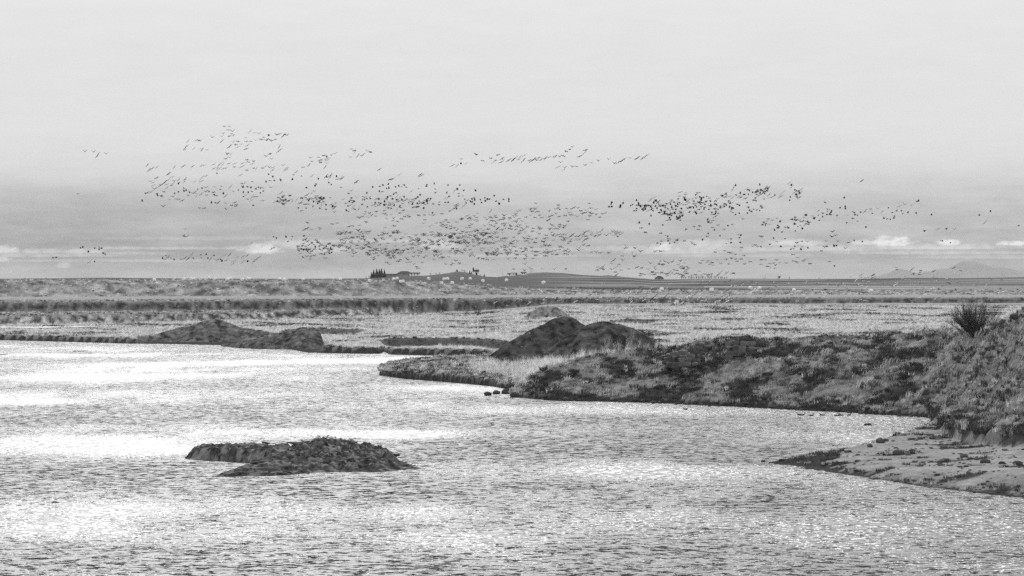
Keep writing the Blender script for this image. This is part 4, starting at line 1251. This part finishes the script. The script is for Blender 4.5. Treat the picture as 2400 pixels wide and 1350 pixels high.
house('farm_building', 'low building with a white front at the right side of the barn', 'farm building', 972, 2436, 24, 1.7, 1.0, M_WHITE, M_ROOF, 8, 0, win=3)
house('farm_building', 'tiny white building at the left of the pair under the ridge', 'farm building', 1194, 2380, 8, 1.6, .9, M_WHITE, M_ROOF, 6, 0, win=1)
house('farm_building', 'bright white low building in the middle under the ridge', 'farm building', 1206, 2390, 12, 1.9, .8, M_WHITE, M_GREYWALL, 7, 0, win=2, door=True)
house('farm_building', 'white low building at the right under the ridge', 'farm building', 1227, 2385, 13, 1.6, .8, M_WHITE, M_ROOF, 7, 0, win=2)
house('farmhouse', 'dark hip-roofed house alone on the skyline right of the ridge', 'house', 1545, 2420, 20, 1.3, 1.9, M_GREYWALL, M_ROOF, 8, 2.4, win=3)
def church():
    x, y, z = at25(1111, 0, 2420)
    root = empty('church', (x, y, z - .2))
    tag(root, 'small church with a sharp dark spire among conifers on the skyline', 'church')
    w = MB(); w.box((1.6, 0, 1.3), (5.0, 4, 2.6)); add('wall', w.mesh('wall', M_WHITE), root)
    r = MB()
    for q in (((-1.1, -2.3, 2.6), (4.3, -2.3, 2.6), (4.3, 0, 4.3), (-1.1, 0, 4.3)), ((4.3, 2.3, 2.6), (-1.1, 2.3, 2.6), (-1.1, 0, 4.3), (4.3, 0, 4.3)), ((4.3, -2.3, 2.6), (4.3, 2.3, 2.6), (4.3, 0, 4.3)), ((-1.1, 2.3, 2.6), (-1.1, -2.3, 2.6), (-1.1, 0, 4.3))): r.poly(q)
    add('roof', r.mesh('roof', M_ROOF), root)
    t = MB(); t.box((-.6, 0, 1.9), (1.5, 1.5, 3.8)); add('tower', t.mesh('tower', M_WHITE), root)
    s = MB()
    c = [(-1.5, -.9, 3.8), (.3, -.9, 3.8), (.3, .9, 3.8), (-1.5, .9, 3.8)]
    for i in range(4): s.poly([c[i], c[(i + 1) % 4], (-.6, 0, 7.0)])
    add('spire', s.mesh('spire', M_ROOF), root)
    for xx in (1.0, 2.2, 3.4):
        q = MB(); q.box((xx, -2.02, 1.5), (.5, .05, 1.0)); add('window', q.mesh('window', M_PANE), root)
church()
x, y, z = at25(1071, 0, 2500)
cn = empty('cairn', (x, y, z - .1)); tag(cn, 'small pointed cairn on top of the rounded hill on the skyline', 'cairn')
for i in range(16):
    lv = i // 4; a = i % 4 * 1.57 + lv * .6; rr = .75 - lv * .2
    add('stone', ROCKS[i % 6], cn, (math.cos(a) * rr, math.sin(a) * rr, .25 + lv * .42), (0, 0, a), (.5 - lv * .07, .5 - lv * .07, .42))
add('stone', ROCKS[0], cn, (0, 0, 1.95), (0, 0, 0), (.3, .3, .6))
x, y, z = at25(1178, 0, 2480)
m = MB(); m.tube([(0, 0, -.2), (0, 0, 5.2)], [.12, .05], 5)
mast = empty('mast', (x, y, z)); tag(mast, 'thin tall mast standing on the skyline right of the church', 'mast')
add('pole', m.mesh('pole', M_GREYTWIG), mast)
m = MB(); m.box((0, 0, 4.7), (1.0, .06, .06)); m.box((0, 0, 4.3), (.7, .06, .06)); add('aerial', m.mesh('aerial', M_GREYTWIG), mast)
for i, (p, h, l) in enumerate(((1009, 7, 'bare round tree right of the barn'), (1022, 6, 'small bare tree between the barn and the cairn hill, left'), (1030, 6, 'small bare tree between the barn and the cairn hill, right'), (1089, 7, 'bare tree on the right shoulder of the cairn hill'),
                               (1126, 5, 'low dark bush right of the church'), (1243, 4, 'tiny bare tree on the ridge'), (858, 5, 'low grey bush left of the conifer clump'), (865, 6, 'grey bush at the foot of the conifer clump'), (904, 6, 'bare tree at the right foot of the conifer clump'))):
    broad(p, 2400, h, l, 'tree', None, 100 + i, M_GREYTWIG if i < 4 else None)
for i in range(22):
    p = 1598 + 5 * i + random.uniform(-2, 2)
    broad(p, 2380 + random.uniform(-20, 20), random.uniform(5, 10), 'small bare tree in the long row on the right-hand skyline', 'tree', 'bare trees of the skyline row', 120 + i, M_GREYTWIG, w=.35)
broad(1826, 2380, 9, 'round bushy tree on the skyline right of the bare row', 'tree', None, 150, M_GREYTWIG, w=.7, dens=3)
broad(1850, 2390, 5, 'small pointed bush right of the round tree on the skyline', 'tree', None, 151, M_TWIG, w=.3, dens=2)
for i, p in enumerate((2027, 2036, 2044, 2051, 2062)):
    broad(p, 2390, 5.5, 'thin bare sapling on the skyline left of the distant mountains', 'tree', 'saplings left of the mountains', 160 + i, M_GREYTWIG, w=.2, dens=.5)
for i in range(9):
    p = 55 + 7 * i + random.uniform(-3, 3)
    broad(p, 1900, random.uniform(2, 4), 'tiny dark bush on the skyline at far left', 'bush', 'bushes on the far left skyline', 170 + i, None, w=.6)
# hedge-like dark scrub on the right-hand fields
for i, (p, py, w) in enumerate(((1905, 681, 8), (1935, 682, 10), (1990, 682, 10), (2020, 681, 8), (2150, 681, 9), (2200, 680, 12), (2240, 680, 10), (2275, 681, 9), (2310, 681, 8), (2345, 679, 12), (2385, 680, 9), (2070, 682, 8))):
    x, y, z = spot(p, py, 1100, 1700)
    broad(0, 0, w * .5, 'low dark scrub bush in the hedge line across the right-hand field', 'bush', 'scrub across the right-hand field', 190 + i, None, at=(x, y, z), w=1.1, dens=2.5)

# ------------------------------------------------------------------ mountains
def mountain(pts, D, depth, label, seed):
    xs = np.array([(p - CX) / FPX * D for p, _ in pts]); zs = np.array([CAM_H - (r - HOR) * D / FPX for _, r in pts])
    X = np.linspace(xs[0], xs[-1], 160); Yr = np.linspace(-1, 1, 40)
    YY, XX = np.meshgrid(Yr, X, indexing='ij')
    zc = np.interp(XX, xs, zs) + fbm(XX / 120, XX * 0, 3, seed) * 3
    Z = 2 + (zc - 2) * np.clip(1 - np.abs(YY) ** 1.3, 0, 1) + fbm(XX / 150, YY * 4, 4, seed + 5) * 7 * (1 - np.abs(YY)) * np.abs(YY) * 4
    n, k = XX.shape
    idx = np.arange(n * k).reshape(n, k)
    F = np.stack([idx[:-1, :-1], idx[:-1, 1:], idx[1:, 1:], idx[1:, :-1]], -1).reshape(-1, 4)
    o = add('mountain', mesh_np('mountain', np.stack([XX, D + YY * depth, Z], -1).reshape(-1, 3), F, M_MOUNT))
    tag(o, label, 'mountain', None, 'structure')
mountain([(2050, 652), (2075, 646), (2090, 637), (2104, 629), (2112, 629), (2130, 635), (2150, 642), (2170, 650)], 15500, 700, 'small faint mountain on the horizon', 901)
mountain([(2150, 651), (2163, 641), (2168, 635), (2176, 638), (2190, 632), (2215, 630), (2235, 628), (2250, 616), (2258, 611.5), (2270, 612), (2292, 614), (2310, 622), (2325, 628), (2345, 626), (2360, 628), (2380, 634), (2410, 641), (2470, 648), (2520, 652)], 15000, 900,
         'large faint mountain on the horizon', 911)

# ------------------------------------------------------------------ birds
def goose_mesh(name, inner, outer, s=1.0, sweep=.06):
    """goose in flight heading +X: one continuous body with neck, head, tail and two jointed wings; inner/outer = raise of the wing halves (radians)"""
    V, F, Mi = [], [], []
    st = [(-.40, .015, .01), (-.30, .07, .03), (-.15, .10, .085), (.02, .105, .11), (.16, .075, .09), (.24, .04, .05), (.34, .03, .035), (.41, .036, .042), (.46, .025, .028), (.52, .006, .008)]
    n = 6
    for x, ry, rz in st:
        for k in range(n):
            a = 2 * math.pi * k / n
            V.append((x, ry * math.cos(a), rz * math.sin(a) + (.02 if x > .24 else 0)))
    for i in range(len(st) - 1):
        for k in range(n):
            a, b, c, d = i * n + k, i * n + (k + 1) % n, (i + 1) * n + (k + 1) % n, (i + 1) * n + k
            F += [(a, b, c), (a, c, d)]; Mi += [0, 0]
    b = len(V)
    V += [(-.30, -.05, .01), (-.30, .05, .01), (-.50, .09, .0), (-.50, -.09, .0)]
    F += [(b, b + 1, b + 2), (b, b + 2, b + 3)]; Mi += [0, 0]
    L1, L2 = .36, .44
    for sd in (-1, 1):
        y0, z0 = .07, .05
        y1, z1 = y0 + L1 * math.cos(inner), z0 + L1 * math.sin(inner)
        y2, z2 = y1 + L2 * math.cos(outer), z1 + L2 * math.sin(outer)
        sec = [(y0, z0, .20, .48), (y1, z1, .23, .46), ((y1 + y2) / 2, (z1 + z2) / 2, .18, .36), (y2, z2, -.02 - sweep, .10)]
        b = len(V)
        for y, z, lead, ch in sec:
            V += [(lead, sd * y, z + .03), (lead - ch, sd * y, z), (lead - ch * .3, sd * y, z - .04)]
        for i in range(3):
            for k, m in ((0, 1), (1, 0), (2, 0)):
                a, c = b + i * 3 + k, b + i * 3 + (k + 1) % 3
                d, e = a + 3, c + 3
                f = [(a, c, e), (a, e, d)] if sd > 0 else [(a, e, c), (a, d, e)]
                F += f; Mi += [m, m]
        F.append((b + 9, b + 10, b + 11)); Mi.append(0)
    V = np.array(V) * s
    return V, np.array(F), np.array(Mi)
POSES = {'a': [(.7, -1.0), (.55, -1.2), (.85, -.9), (.35, -1.05)], 'v': [(.6, .8), (.45, .75), (.8, .55)], 's': [(.05, -.12), (.2, -.25), (.12, .15)], 'd': [(.75, .95), (-.55, -.8), (.15, -.3), (.5, .3)]}
GO_DATA = {k: [goose_mesh('goose', i, o) for i, o in v] for k, v in POSES.items()}
GO_MESH = {k: [mesh_np('goose', V, F, [M_GDARK, M_GSHADE], False, None, Mi) for V, F, Mi in v] for k, v in GO_DATA.items()}
def goose_pose(px, py, c, r, D=None):
    D = D or r.uniform(880, 1120)
    loc = ((px - CX) / FPX * D, D, CAM_H - (py - HOR) * D / FPX)
    away = r.choice((1, 1, 1, -1))
    if c == 'd':
        yaw = r.choice((0, math.pi)) + r.uniform(-.5, .5); roll = r.uniform(-.3, .3)
    elif c == 's':
        yaw = math.pi / 2 * away + r.uniform(-.35, .35); roll = -away * r.uniform(.3, .95)
    else:
        yaw = math.pi / 2 * away + r.uniform(-.55, .55); roll = r.uniform(-.22, .22)
    return loc, (roll, r.uniform(-.5, .3), yaw), r.uniform(1.05, 1.22) * (.84 if c == 'd' else 1.02 if c == 's' else .95)
RB = random.Random(99)
def goose(px, py, c, label, group):
    loc, rot, s = goose_pose(px, py, c, RB)
    o = add('goose', RB.choice(GO_MESH[c]), None, loc, (0, 0, 0), (s, s, s))
    o.rotation_euler = Matrix.Rotation(rot[2], 3, 'Z').to_euler() if False else (Matrix.Rotation(rot[2], 3, 'Z') @ Matrix.Rotation(rot[1], 3, 'Y') @ Matrix.Rotation(rot[0], 3, 'X')).to_euler()
    return tag(o, label, 'goose', group)

A = 'avsd'
def parse(txt, ox, oy, sc):
    out = []
    for tok in txt.split():
        x, y, c = tok.split(',')
        out.append((ox + float(x) / sc, oy + float(y) / sc, c))
    return out
FIVE = parse("190,410,v 285,415,v 340,436,s 325,465,s 428,436,v", 160, 270, 4.8)
TOP = parse("""1350,292,s 1440,290,a 1465,287,a 1487,292,v 1340,348,s 1318,368,s 1315,388,s 1415,375,s 1505,382,v 1495,402,v 1560,394,v 1620,250,v 1755,130,a 1810,130,a 1800,168,a 1850,182,v 1740,210,v
1728,245,v 1840,212,a 1812,240,a 1855,235,v 1728,295,s 2045,185,s 2095,200,a 2147,210,v 2260,232,d 1995,255,a 1855,303,v 1910,300,a 2005,300,a 2055,297,a 2105,285,v 2165,275,a 2190,277,a 2200,252,a 2230,285,v
2245,270,a 2265,275,a 2285,290,v 2330,275,a 2345,222,v 2375,215,s 2440,222,d 2462,228,v 2420,232,s 1885,335,a 1945,330,a 1905,362,s 1815,355,s 2020,340,s 2000,382,s 2375,355,s 2390,385,s 2365,410,s 2230,463,v 2272,440,a 2287,493,v 1785,440,v 1825,445,v
1810,475,a 1772,493,v""", 160, 270, 4.8)
MID = parse("""893,560,s 910,620,s 935,605,s 945,600,s 998,585,s 1195,585,s 1295,575,s 1400,577,s 1495,570,s 1522,568,s 1640,553,s 1640,602,s 1695,560,s 1720,545,s 1740,553,s 1680,597,s 1700,605,s 1745,600,s 1770,600,s
1800,548,d 1815,545,s 1875,545,s 1870,585,a 1960,545,s 1953,580,s 2010,505,a 2025,528,a 2085,520,a 2070,550,s 2010,622,a 2085,600,a 2110,608,v 2185,600,a 2220,580,s 2265,588,a 2305,590,s 2300,620,s 1675,650,d 1935,678,s
1130,660,s 995,707,s 1170,697,s 1125,730,s 1195,742,v 1245,727,s 1180,770,s 1165,795,a 1110,780,s 1112,815,s 1087,757,s 925,745,s 955,758,s 955,793,s 1020,805,s 1040,785,a 1315,720,s 1312,745,s 1237,775,d 1422,748,s 1505,705,s
1550,685,s 1495,745,s""", 160, 270, 4.8)
LOWL = parse("""970,832,v 875,880,a 900,868,s 935,865,s 1000,880,d 1010,908,v 1050,912,a 1065,920,a 1075,865,a 1140,952,a 1215,945,a 1245,950,a 1285,962,s 1070,1027,v 833,970,d 1300,825,d 1305,860,d 1328,848,d 1195,885,d 1240,858,d
1175,918,a 1355,905,v 1365,872,d 1440,855,s 1458,832,d 1410,880,v 1447,888,v 1438,918,v 1495,890,s 1505,828,d 1548,815,v 1570,845,d 1545,862,v 1585,865,d 1558,902,a 1645,807,a 1635,872,a 1640,890,d 1668,910,a 1720,800,d
1712,840,d 1745,888,d 1770,910,s 1825,807,s 1858,860,d 1610,990,d 1657,990,d 1690,983,s 1768,992,a 1870,988,v 1893,1010,a 1840,1020,a 1885,1025,a 1475,1047,a 1530,1047,a 1780,1060,v""", 160, 270, 4.8)
CHAIN = parse("""265,253,s 312,255,s 350,238,d 352,187,a 398,235,s 512,143,v 572,205,a 655,183,a 683,218,s 705,205,a 728,146,a 772,180,s 775,190,a 760,220,s 830,205,s 848,195,s 885,195,s 905,175,s 935,195,v 955,165,s 1000,148,s
985,205,s 1000,190,s 1050,200,s 1065,210,s 1095,190,s 1125,200,v 1145,175,s 1165,195,s 1195,185,s 1215,178,s 1245,170,s 1300,172,a 1312,158,a 1358,165,v 1385,152,a 1405,163,a 1422,110,a 1462,92,a 1487,65,v 1365,222,v 1340,270,s
1408,273,v 1405,292,s 1487,268,v 1530,266,a 1618,250,v 1680,226,a 1755,207,v 1858,190,v 1562,160,s 1580,150,s 1620,96,s 1628,105,s 1615,122,s 1915,232,v 1955,222,s 1980,210,s 2000,200,s 2020,188,s 2075,178,a 2140,182,s 2155,175,s
2200,182,s 2225,170,s 2235,160,s 2250,150,s""", 1000, 330, 4.355)
RIGHT = parse("""563,283,d 368,330,d 518,374,d 572,384,d 665,425,d 728,420,d 775,418,s 832,395,a 850,433,d 908,390,v 950,420,s 1015,375,d 1125,365,s 1185,350,v 1250,353,a 1093,408,s 1100,412,d 1147,406,d 1055,432,d 1160,440,d 1210,432,d 1293,427,d
965,492,d 1000,494,d 1030,493,d 1068,488,d 1075,468,d 1305,308,d 1322,314,d 1453,456,d 1943,458,d 2055,420,d 1997,535,s 2345,557,d 1378,622,d 1522,597,s 1603,600,d 1690,602,v 780,583,d 697,518,d""", 1850, 400, 4.3636)
groups = [(FIVE, 'dark goose in the string of five high at far left', 'string of five geese at far left'), (TOP, 'dark goose in the topmost knot of birds at upper left', 'geese of the topmost knot'),
          (MID, 'dark banking goose in the middle tier of the upper left flock', 'geese of the middle tier'), (LOWL, 'dark goose in the lower left tail of the upper left flock', 'geese of the lower left tail'),
          (CHAIN, 'dark goose in the long thin chain high above the centre', 'geese of the high central chain'), (RIGHT, 'dark goose in the thin trailing end of the flock at far right', 'geese trailing at far right')]
for pts, lab, grp in groups:
    ext = {}
    for k, f in (('leftmost', lambda q: q[0]), ('rightmost', lambda q: -q[0]), ('topmost', lambda q: q[1]), ('lowest', lambda q: -q[1])):
        i = min(range(len(pts)), key=lambda j: f(pts[j]))
        ext.setdefault(i, k)
    for i, (px, py, c) in enumerate(pts):
        goose(px, py, c, ext[i] + ' ' + lab.replace(' in the', ' of the') if i in ext else lab, grp)
goose(183, 455, 'a', 'lone goose low at far left, apart from every flock', None)
goose(2020, 424, 's', 'lone large goose banking steeply high above the right-hand flock', None)

REST = parse("""595,190,v 615,228,v 580,265,s 515,290,a 685,182,a 690,222,a 712,212,a 738,165,a 752,162,a 770,180,d 778,192,s 795,205,v 765,213,a 705,238,a 770,250,v 755,288,s 822,160,v 862,140,s 1030,183,v 1037,92,a 1075,110,a 1078,128,s
1110,165,s 1140,160,a 1170,155,s 1207,108,a 1240,120,a 1255,130,a 295,273,v 325,308,s 340,310,s 440,342,s 1347,313,s 1570,370,s 1472,422,s 1505,412,s 1795,370,s 1805,382,s 408,372,d 497,385,d 612,385,s 682,407,d 765,388,s 775,400,d
815,378,s 808,405,s 880,395,d 888,420,s 930,405,s 940,412,s 398,427,d 270,428,d 660,477,d 643,497,d 548,507,d 795,450,d 823,472,d 928,508,d 1097,450,s 1043,545,s 1010,577,a 1275,512,d 1350,497,d 1388,490,d 1442,478,d 1425,523,d
1450,522,d 1345,558,d 1378,556,d 1523,497,d 1557,485,d 1590,503,d 1615,478,d 1642,512,d 1865,478,d 1858,502,d 1945,473,d 1953,527,d 1958,570,d 2095,487,d 2222,478,d 2197,535,d 2265,545,d 2170,545,s 2257,603,d 2210,608,d 2278,638,d
605,572,d 655,605,a 712,612,d 810,622,d 1100,625,v 1165,610,d 1185,620,s 1210,625,d 1245,612,d 1250,635,d 1468,602,d 1425,638,d 1490,640,d 1537,637,d 1563,655,a 1875,635,d 1905,632,d 2000,670,d 2000,702,d 2065,673,d 2095,676,d
2115,770,a 2168,737,s 2030,800,a 1938,815,a 1900,812,v 1838,812,a 1773,815,a 570,897,v 527,970,s 558,957,s 602,973,a 693,950,a 695,968,v 830,910,a 885,900,a 1020,935,s 1060,930,d 190,1052,d 222,1056,d 330,1055,d 395,1045,d 390,1075,d 348,1098,d
498,765,a 548,730,d 535,695,a 572,695,a 700,743,d 765,705,d 765,743,d 840,715,s 845,745,a 855,782,v 1005,773,a 1195,775,a""", 600, 330, 4.656)
REST += parse("""1952,768,d 1983,765,s 2070,748,d 1915,845,d 1968,815,d 1968,860,d 1970,920,d 2015,810,d 2052,820,d 2025,875,d 2000,903,v 2017,945,d 2065,858,d 2065,957,s 2110,835,d 2140,815,d 2165,815,d 2195,825,v 2160,870,d 2197,857,d 2225,755,d
2268,738,d 2318,738,d 2258,668,d 2305,697,d 2390,730,d 2278,815,v 2070,922,s 2100,920,a 2130,918,d 2170,965,a 2197,965,v 2080,1010,d""", 160, 270, 4.8)
REST += parse("""1123,425,d 1155,397,d 1150,430,s 1180,410,s 1200,420,d 1232,428,d 1295,430,d 1335,420,s 1365,425,s 1400,385,s 1410,420,d 1483,388,d 1487,418,d 1533,388,d 1605,390,d 1548,425,d 1575,428,s 1628,440,v 1650,433,s 1670,435,d 1710,392,s
1725,440,s 1755,388,s 1680,453,d 1790,448,s 1787,473,s 1820,413,s 1880,405,s 1920,395,s 1875,460,s 1918,455,d 1982,450,s 2010,433,s 2028,415,s 1337,150,a 1325,208,a 1330,220,a 1360,213,s 355,318,d 375,322,d 490,323,d 530,318,d 553,323,d
528,343,d 570,378,d 585,378,d 615,358,a 425,365,d 100,420,d 127,416,d 443,455,s 487,457,d 1960,280,a 2138,340,v 2162,325,a""", 100, 500, 4.0)
def cloud(x0, x1, yc, hh, n, mix, tilt=0.0, sk=0.0):
    for _ in range(n):
        u = RB.random()
        x = x0 + (x1 - x0) * u
        env = min(1, 4 * u * (1 - u) + .25)
        y = yc + tilt * (u - .5) + RB.gauss(0, .62) * hh * env
        REST.append((x, y, RB.choice(mix)))
cloud(645, 760, 470, 16, 62, 'addsd', -4)
cloud(775, 1010, 477, 13, 75, 'adds', -6)
cloud(880, 1110, 470, 22, 40, 'dds', 0)
cloud(1100, 1210, 470, 14, 18, 'dd')
cloud(830, 960, 508, 14, 28, 'aav')
cloud(697, 780, 582, 20, 75, 'aavd', 6)
cloud(790, 940, 548, 14, 45, 'aav')
cloud(780, 1010, 575, 22, 130, 'aav', 4)
cloud(860, 1160, 597, 20, 120, 'aav', 4)
cloud(960, 1160, 560, 26, 150, 'aav', -6)
cloud(1050, 1340, 560, 30, 170, 'aav', 2)
cloud(1010, 1330, 530, 16, 60, 'aav', 6)
cloud(1080, 1300, 512, 16, 50, 'aavs')
cloud(1150, 1340, 592, 14, 70, 'aav')
cloud(1240, 1420, 498, 20, 45, 'aav', 6)
cloud(1340, 1460, 550, 10, 40, 'vvs', -4)
cloud(1340, 1560, 590, 14, 24, 'va')
cloud(1425, 1510, 483, 14, 26, 'dd')
cloud(1880, 2010, 505, 14, 26, 'dda')
cloud(1505, 1560, 488, 15, 48, 'dds')
cloud(1555, 1600, 503, 12, 36, 'dds', 6)
cloud(1560, 1660, 476, 18, 60, 'ddas', -10)
cloud(1620, 1720, 485, 22, 50, 'ddas')
cloud(1690, 1800, 452, 14, 42, 'dds', -12)
cloud(1770, 1880, 452, 16, 34, 'dds', 8)
cloud(1700, 1790, 486, 20, 28, 'dd')
cloud(1785, 1900, 522, 14, 48, 'dda')
cloud(1480, 1800, 530, 30, 36, 'dda')
cloud(1540, 1860, 565, 18, 26, 'da')
cloud(1400, 1620, 630, 16, 55, 'aavs')
cloud(1640, 1900, 615, 22, 48, 'aa')
cloud(1860, 2010, 572, 24, 22, 'dva')
cloud(1720, 1900, 580, 10, 12, 'da')
cloud(2010, 2260, 640, 14, 18, 'as')
cloud(2020, 2240, 570, 8, 4, 'd')
cloud(1500, 1720, 641, 7, 38, 'aas')
cloud(1200, 1330, 632, 5, 9, 'av')
# low over the plain and the fields; light from above painted into their wings
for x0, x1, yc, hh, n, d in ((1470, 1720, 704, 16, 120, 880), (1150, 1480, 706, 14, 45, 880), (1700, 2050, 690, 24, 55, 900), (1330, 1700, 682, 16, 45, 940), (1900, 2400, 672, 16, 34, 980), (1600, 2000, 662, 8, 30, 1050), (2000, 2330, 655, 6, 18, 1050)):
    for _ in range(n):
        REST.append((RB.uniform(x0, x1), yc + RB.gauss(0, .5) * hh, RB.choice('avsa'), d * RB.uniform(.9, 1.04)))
def flock():
    VV, FF, MM, b = [], [], [], 0
    for e in REST:
        px, py, c = e[:3]
        loc, rot, s = goose_pose(px, py, c, RB, e[3] if len(e) > 3 else None)
        if len(e) > 3:
            s *= .8
            loc = (loc[0], loc[1], max(loc[2], hz(loc[0], loc[1]) + .5))
        V, F, Mi = RB.choice(GO_DATA[c])
        R = np.array(Matrix.Rotation(rot[2], 3, 'Z') @ Matrix.Rotation(rot[1], 3, 'Y') @ Matrix.Rotation(rot[0], 3, 'X'))
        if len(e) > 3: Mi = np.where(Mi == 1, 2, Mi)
        VV.append((V * s) @ R.T + np.array(loc)); FF.append(F + b); MM.append(Mi); b += len(V)
    o = add('goose_flock', mesh_np('goose_flock', np.concatenate(VV), np.concatenate(FF), [M_GDARK, M_GSHADE, M_GLIT], False, None, np.concatenate(MM)))
    tag(o, 'dense swarming mass of geese low over the centre and right of the plain', 'flock', None, 'stuff')
flock()
goose(27, 712, 'v', 'pale goose flying low over the road at far left', None)

# ducks on the river: one continuous mesh each
def duck_mesh():
    V, F = [], []
    st = [(-.30, .01, .10, .02), (-.24, .06, .09, .05), (-.10, .12, .06, .09), (.06, .13, .06, .10), (.17, .09, .08, .09), (.22, .05, .15, .06), (.245, .045, .24, .05), (.27, .045, .285, .045), (.31, .035, .285, .035), (.34, .02, .265, .012), (.38, .012, .262, .006)]
    n = 8
    for x, ry, zc, rz in st:
        for k in range(n):
            a = 2 * math.pi * k / n
            V.append((x, ry * math.cos(a), zc + rz * math.sin(a)))
    for i in range(len(st) - 1):
        for k in range(n):
            a, b, c, d = i * n + k, i * n + (k + 1) % n, (i + 1) * n + (k + 1) % n, (i + 1) * n + k
            F += [(a, b, c, d)]
    F += [(0, 1, 2, 3)]
    return mesh_np('duck', V, F, M_GDARK, True)
DUCK = duck_mesh()
for p, y, a, l, g in ((1607, 960, 0, 'lone dark duck swimming below the rock outcrop, facing right', None), (1663, 953, .8, 'dark duck close to the bank right of the lone one', None), (1874, 973, 3.0, 'left duck of the touching pair off the right-hand bank', None),
                      (1880, 973.5, .2, 'right duck of the touching pair off the right-hand bank', None), (1902, 975, .3, 'dark duck just right of the touching pair', None), (1927, 974, 2.8, 'dark duck alone midway between the pair and the trio', None),
                      (1962, 975, 0, 'left duck of the loose trio near the inlet', None), (1970, 974, 3, 'middle duck of the loose trio near the inlet', None), (1990, 974, .4, 'right duck of the loose trio near the inlet', None)):
    d = CAM_H * FPX / (y - HOR)
    o = add('duck', DUCK, None, ((p - CX) / FPX * d, d, -.03), (0, 0, a + random.uniform(-.2, .2)), (1.1,) * 3)
    tag(o, l, 'duck', g)

# bars of gravel awash at far left
for p, y, w, l in ((189, 823, 42, 'thin dark gravel bar awash in the river at left'), (6, 832, 26, 'thin dark gravel bar awash at the left edge')):
    d = CAM_H * FPX / (y - HOR); s = w / 2 * d / FPX
    o = add('gravel_bar', ROCKS[1], None, ((p - CX) / FPX * d, d, 0), (0, 0, 0), (s, s * 1.3, .22))
    tag(o, l, 'gravel bar')

# ------------------------------------------------------------------ haze
hm = new_mat('haze')
vol = N(hm.node_tree, 'ShaderNodeVolumePrincipled')
vol.inputs['Color'].default_value = (.5, .5, .5, 1)
vol.inputs['Density'].default_value = 4e-5
vol.inputs['Anisotropy'].default_value = 0.0
ho = N(hm.node_tree, 'ShaderNodeOutputMaterial')
hm.node_tree.links.new(vol.outputs[0], ho.inputs['Volume'])
m = MB(); m.box((0, 8300, 70.5), (9400, 17400, 149))
hazeo = add('haze', m.mesh('haze', hm))
tag(hazeo, kind='stuff')
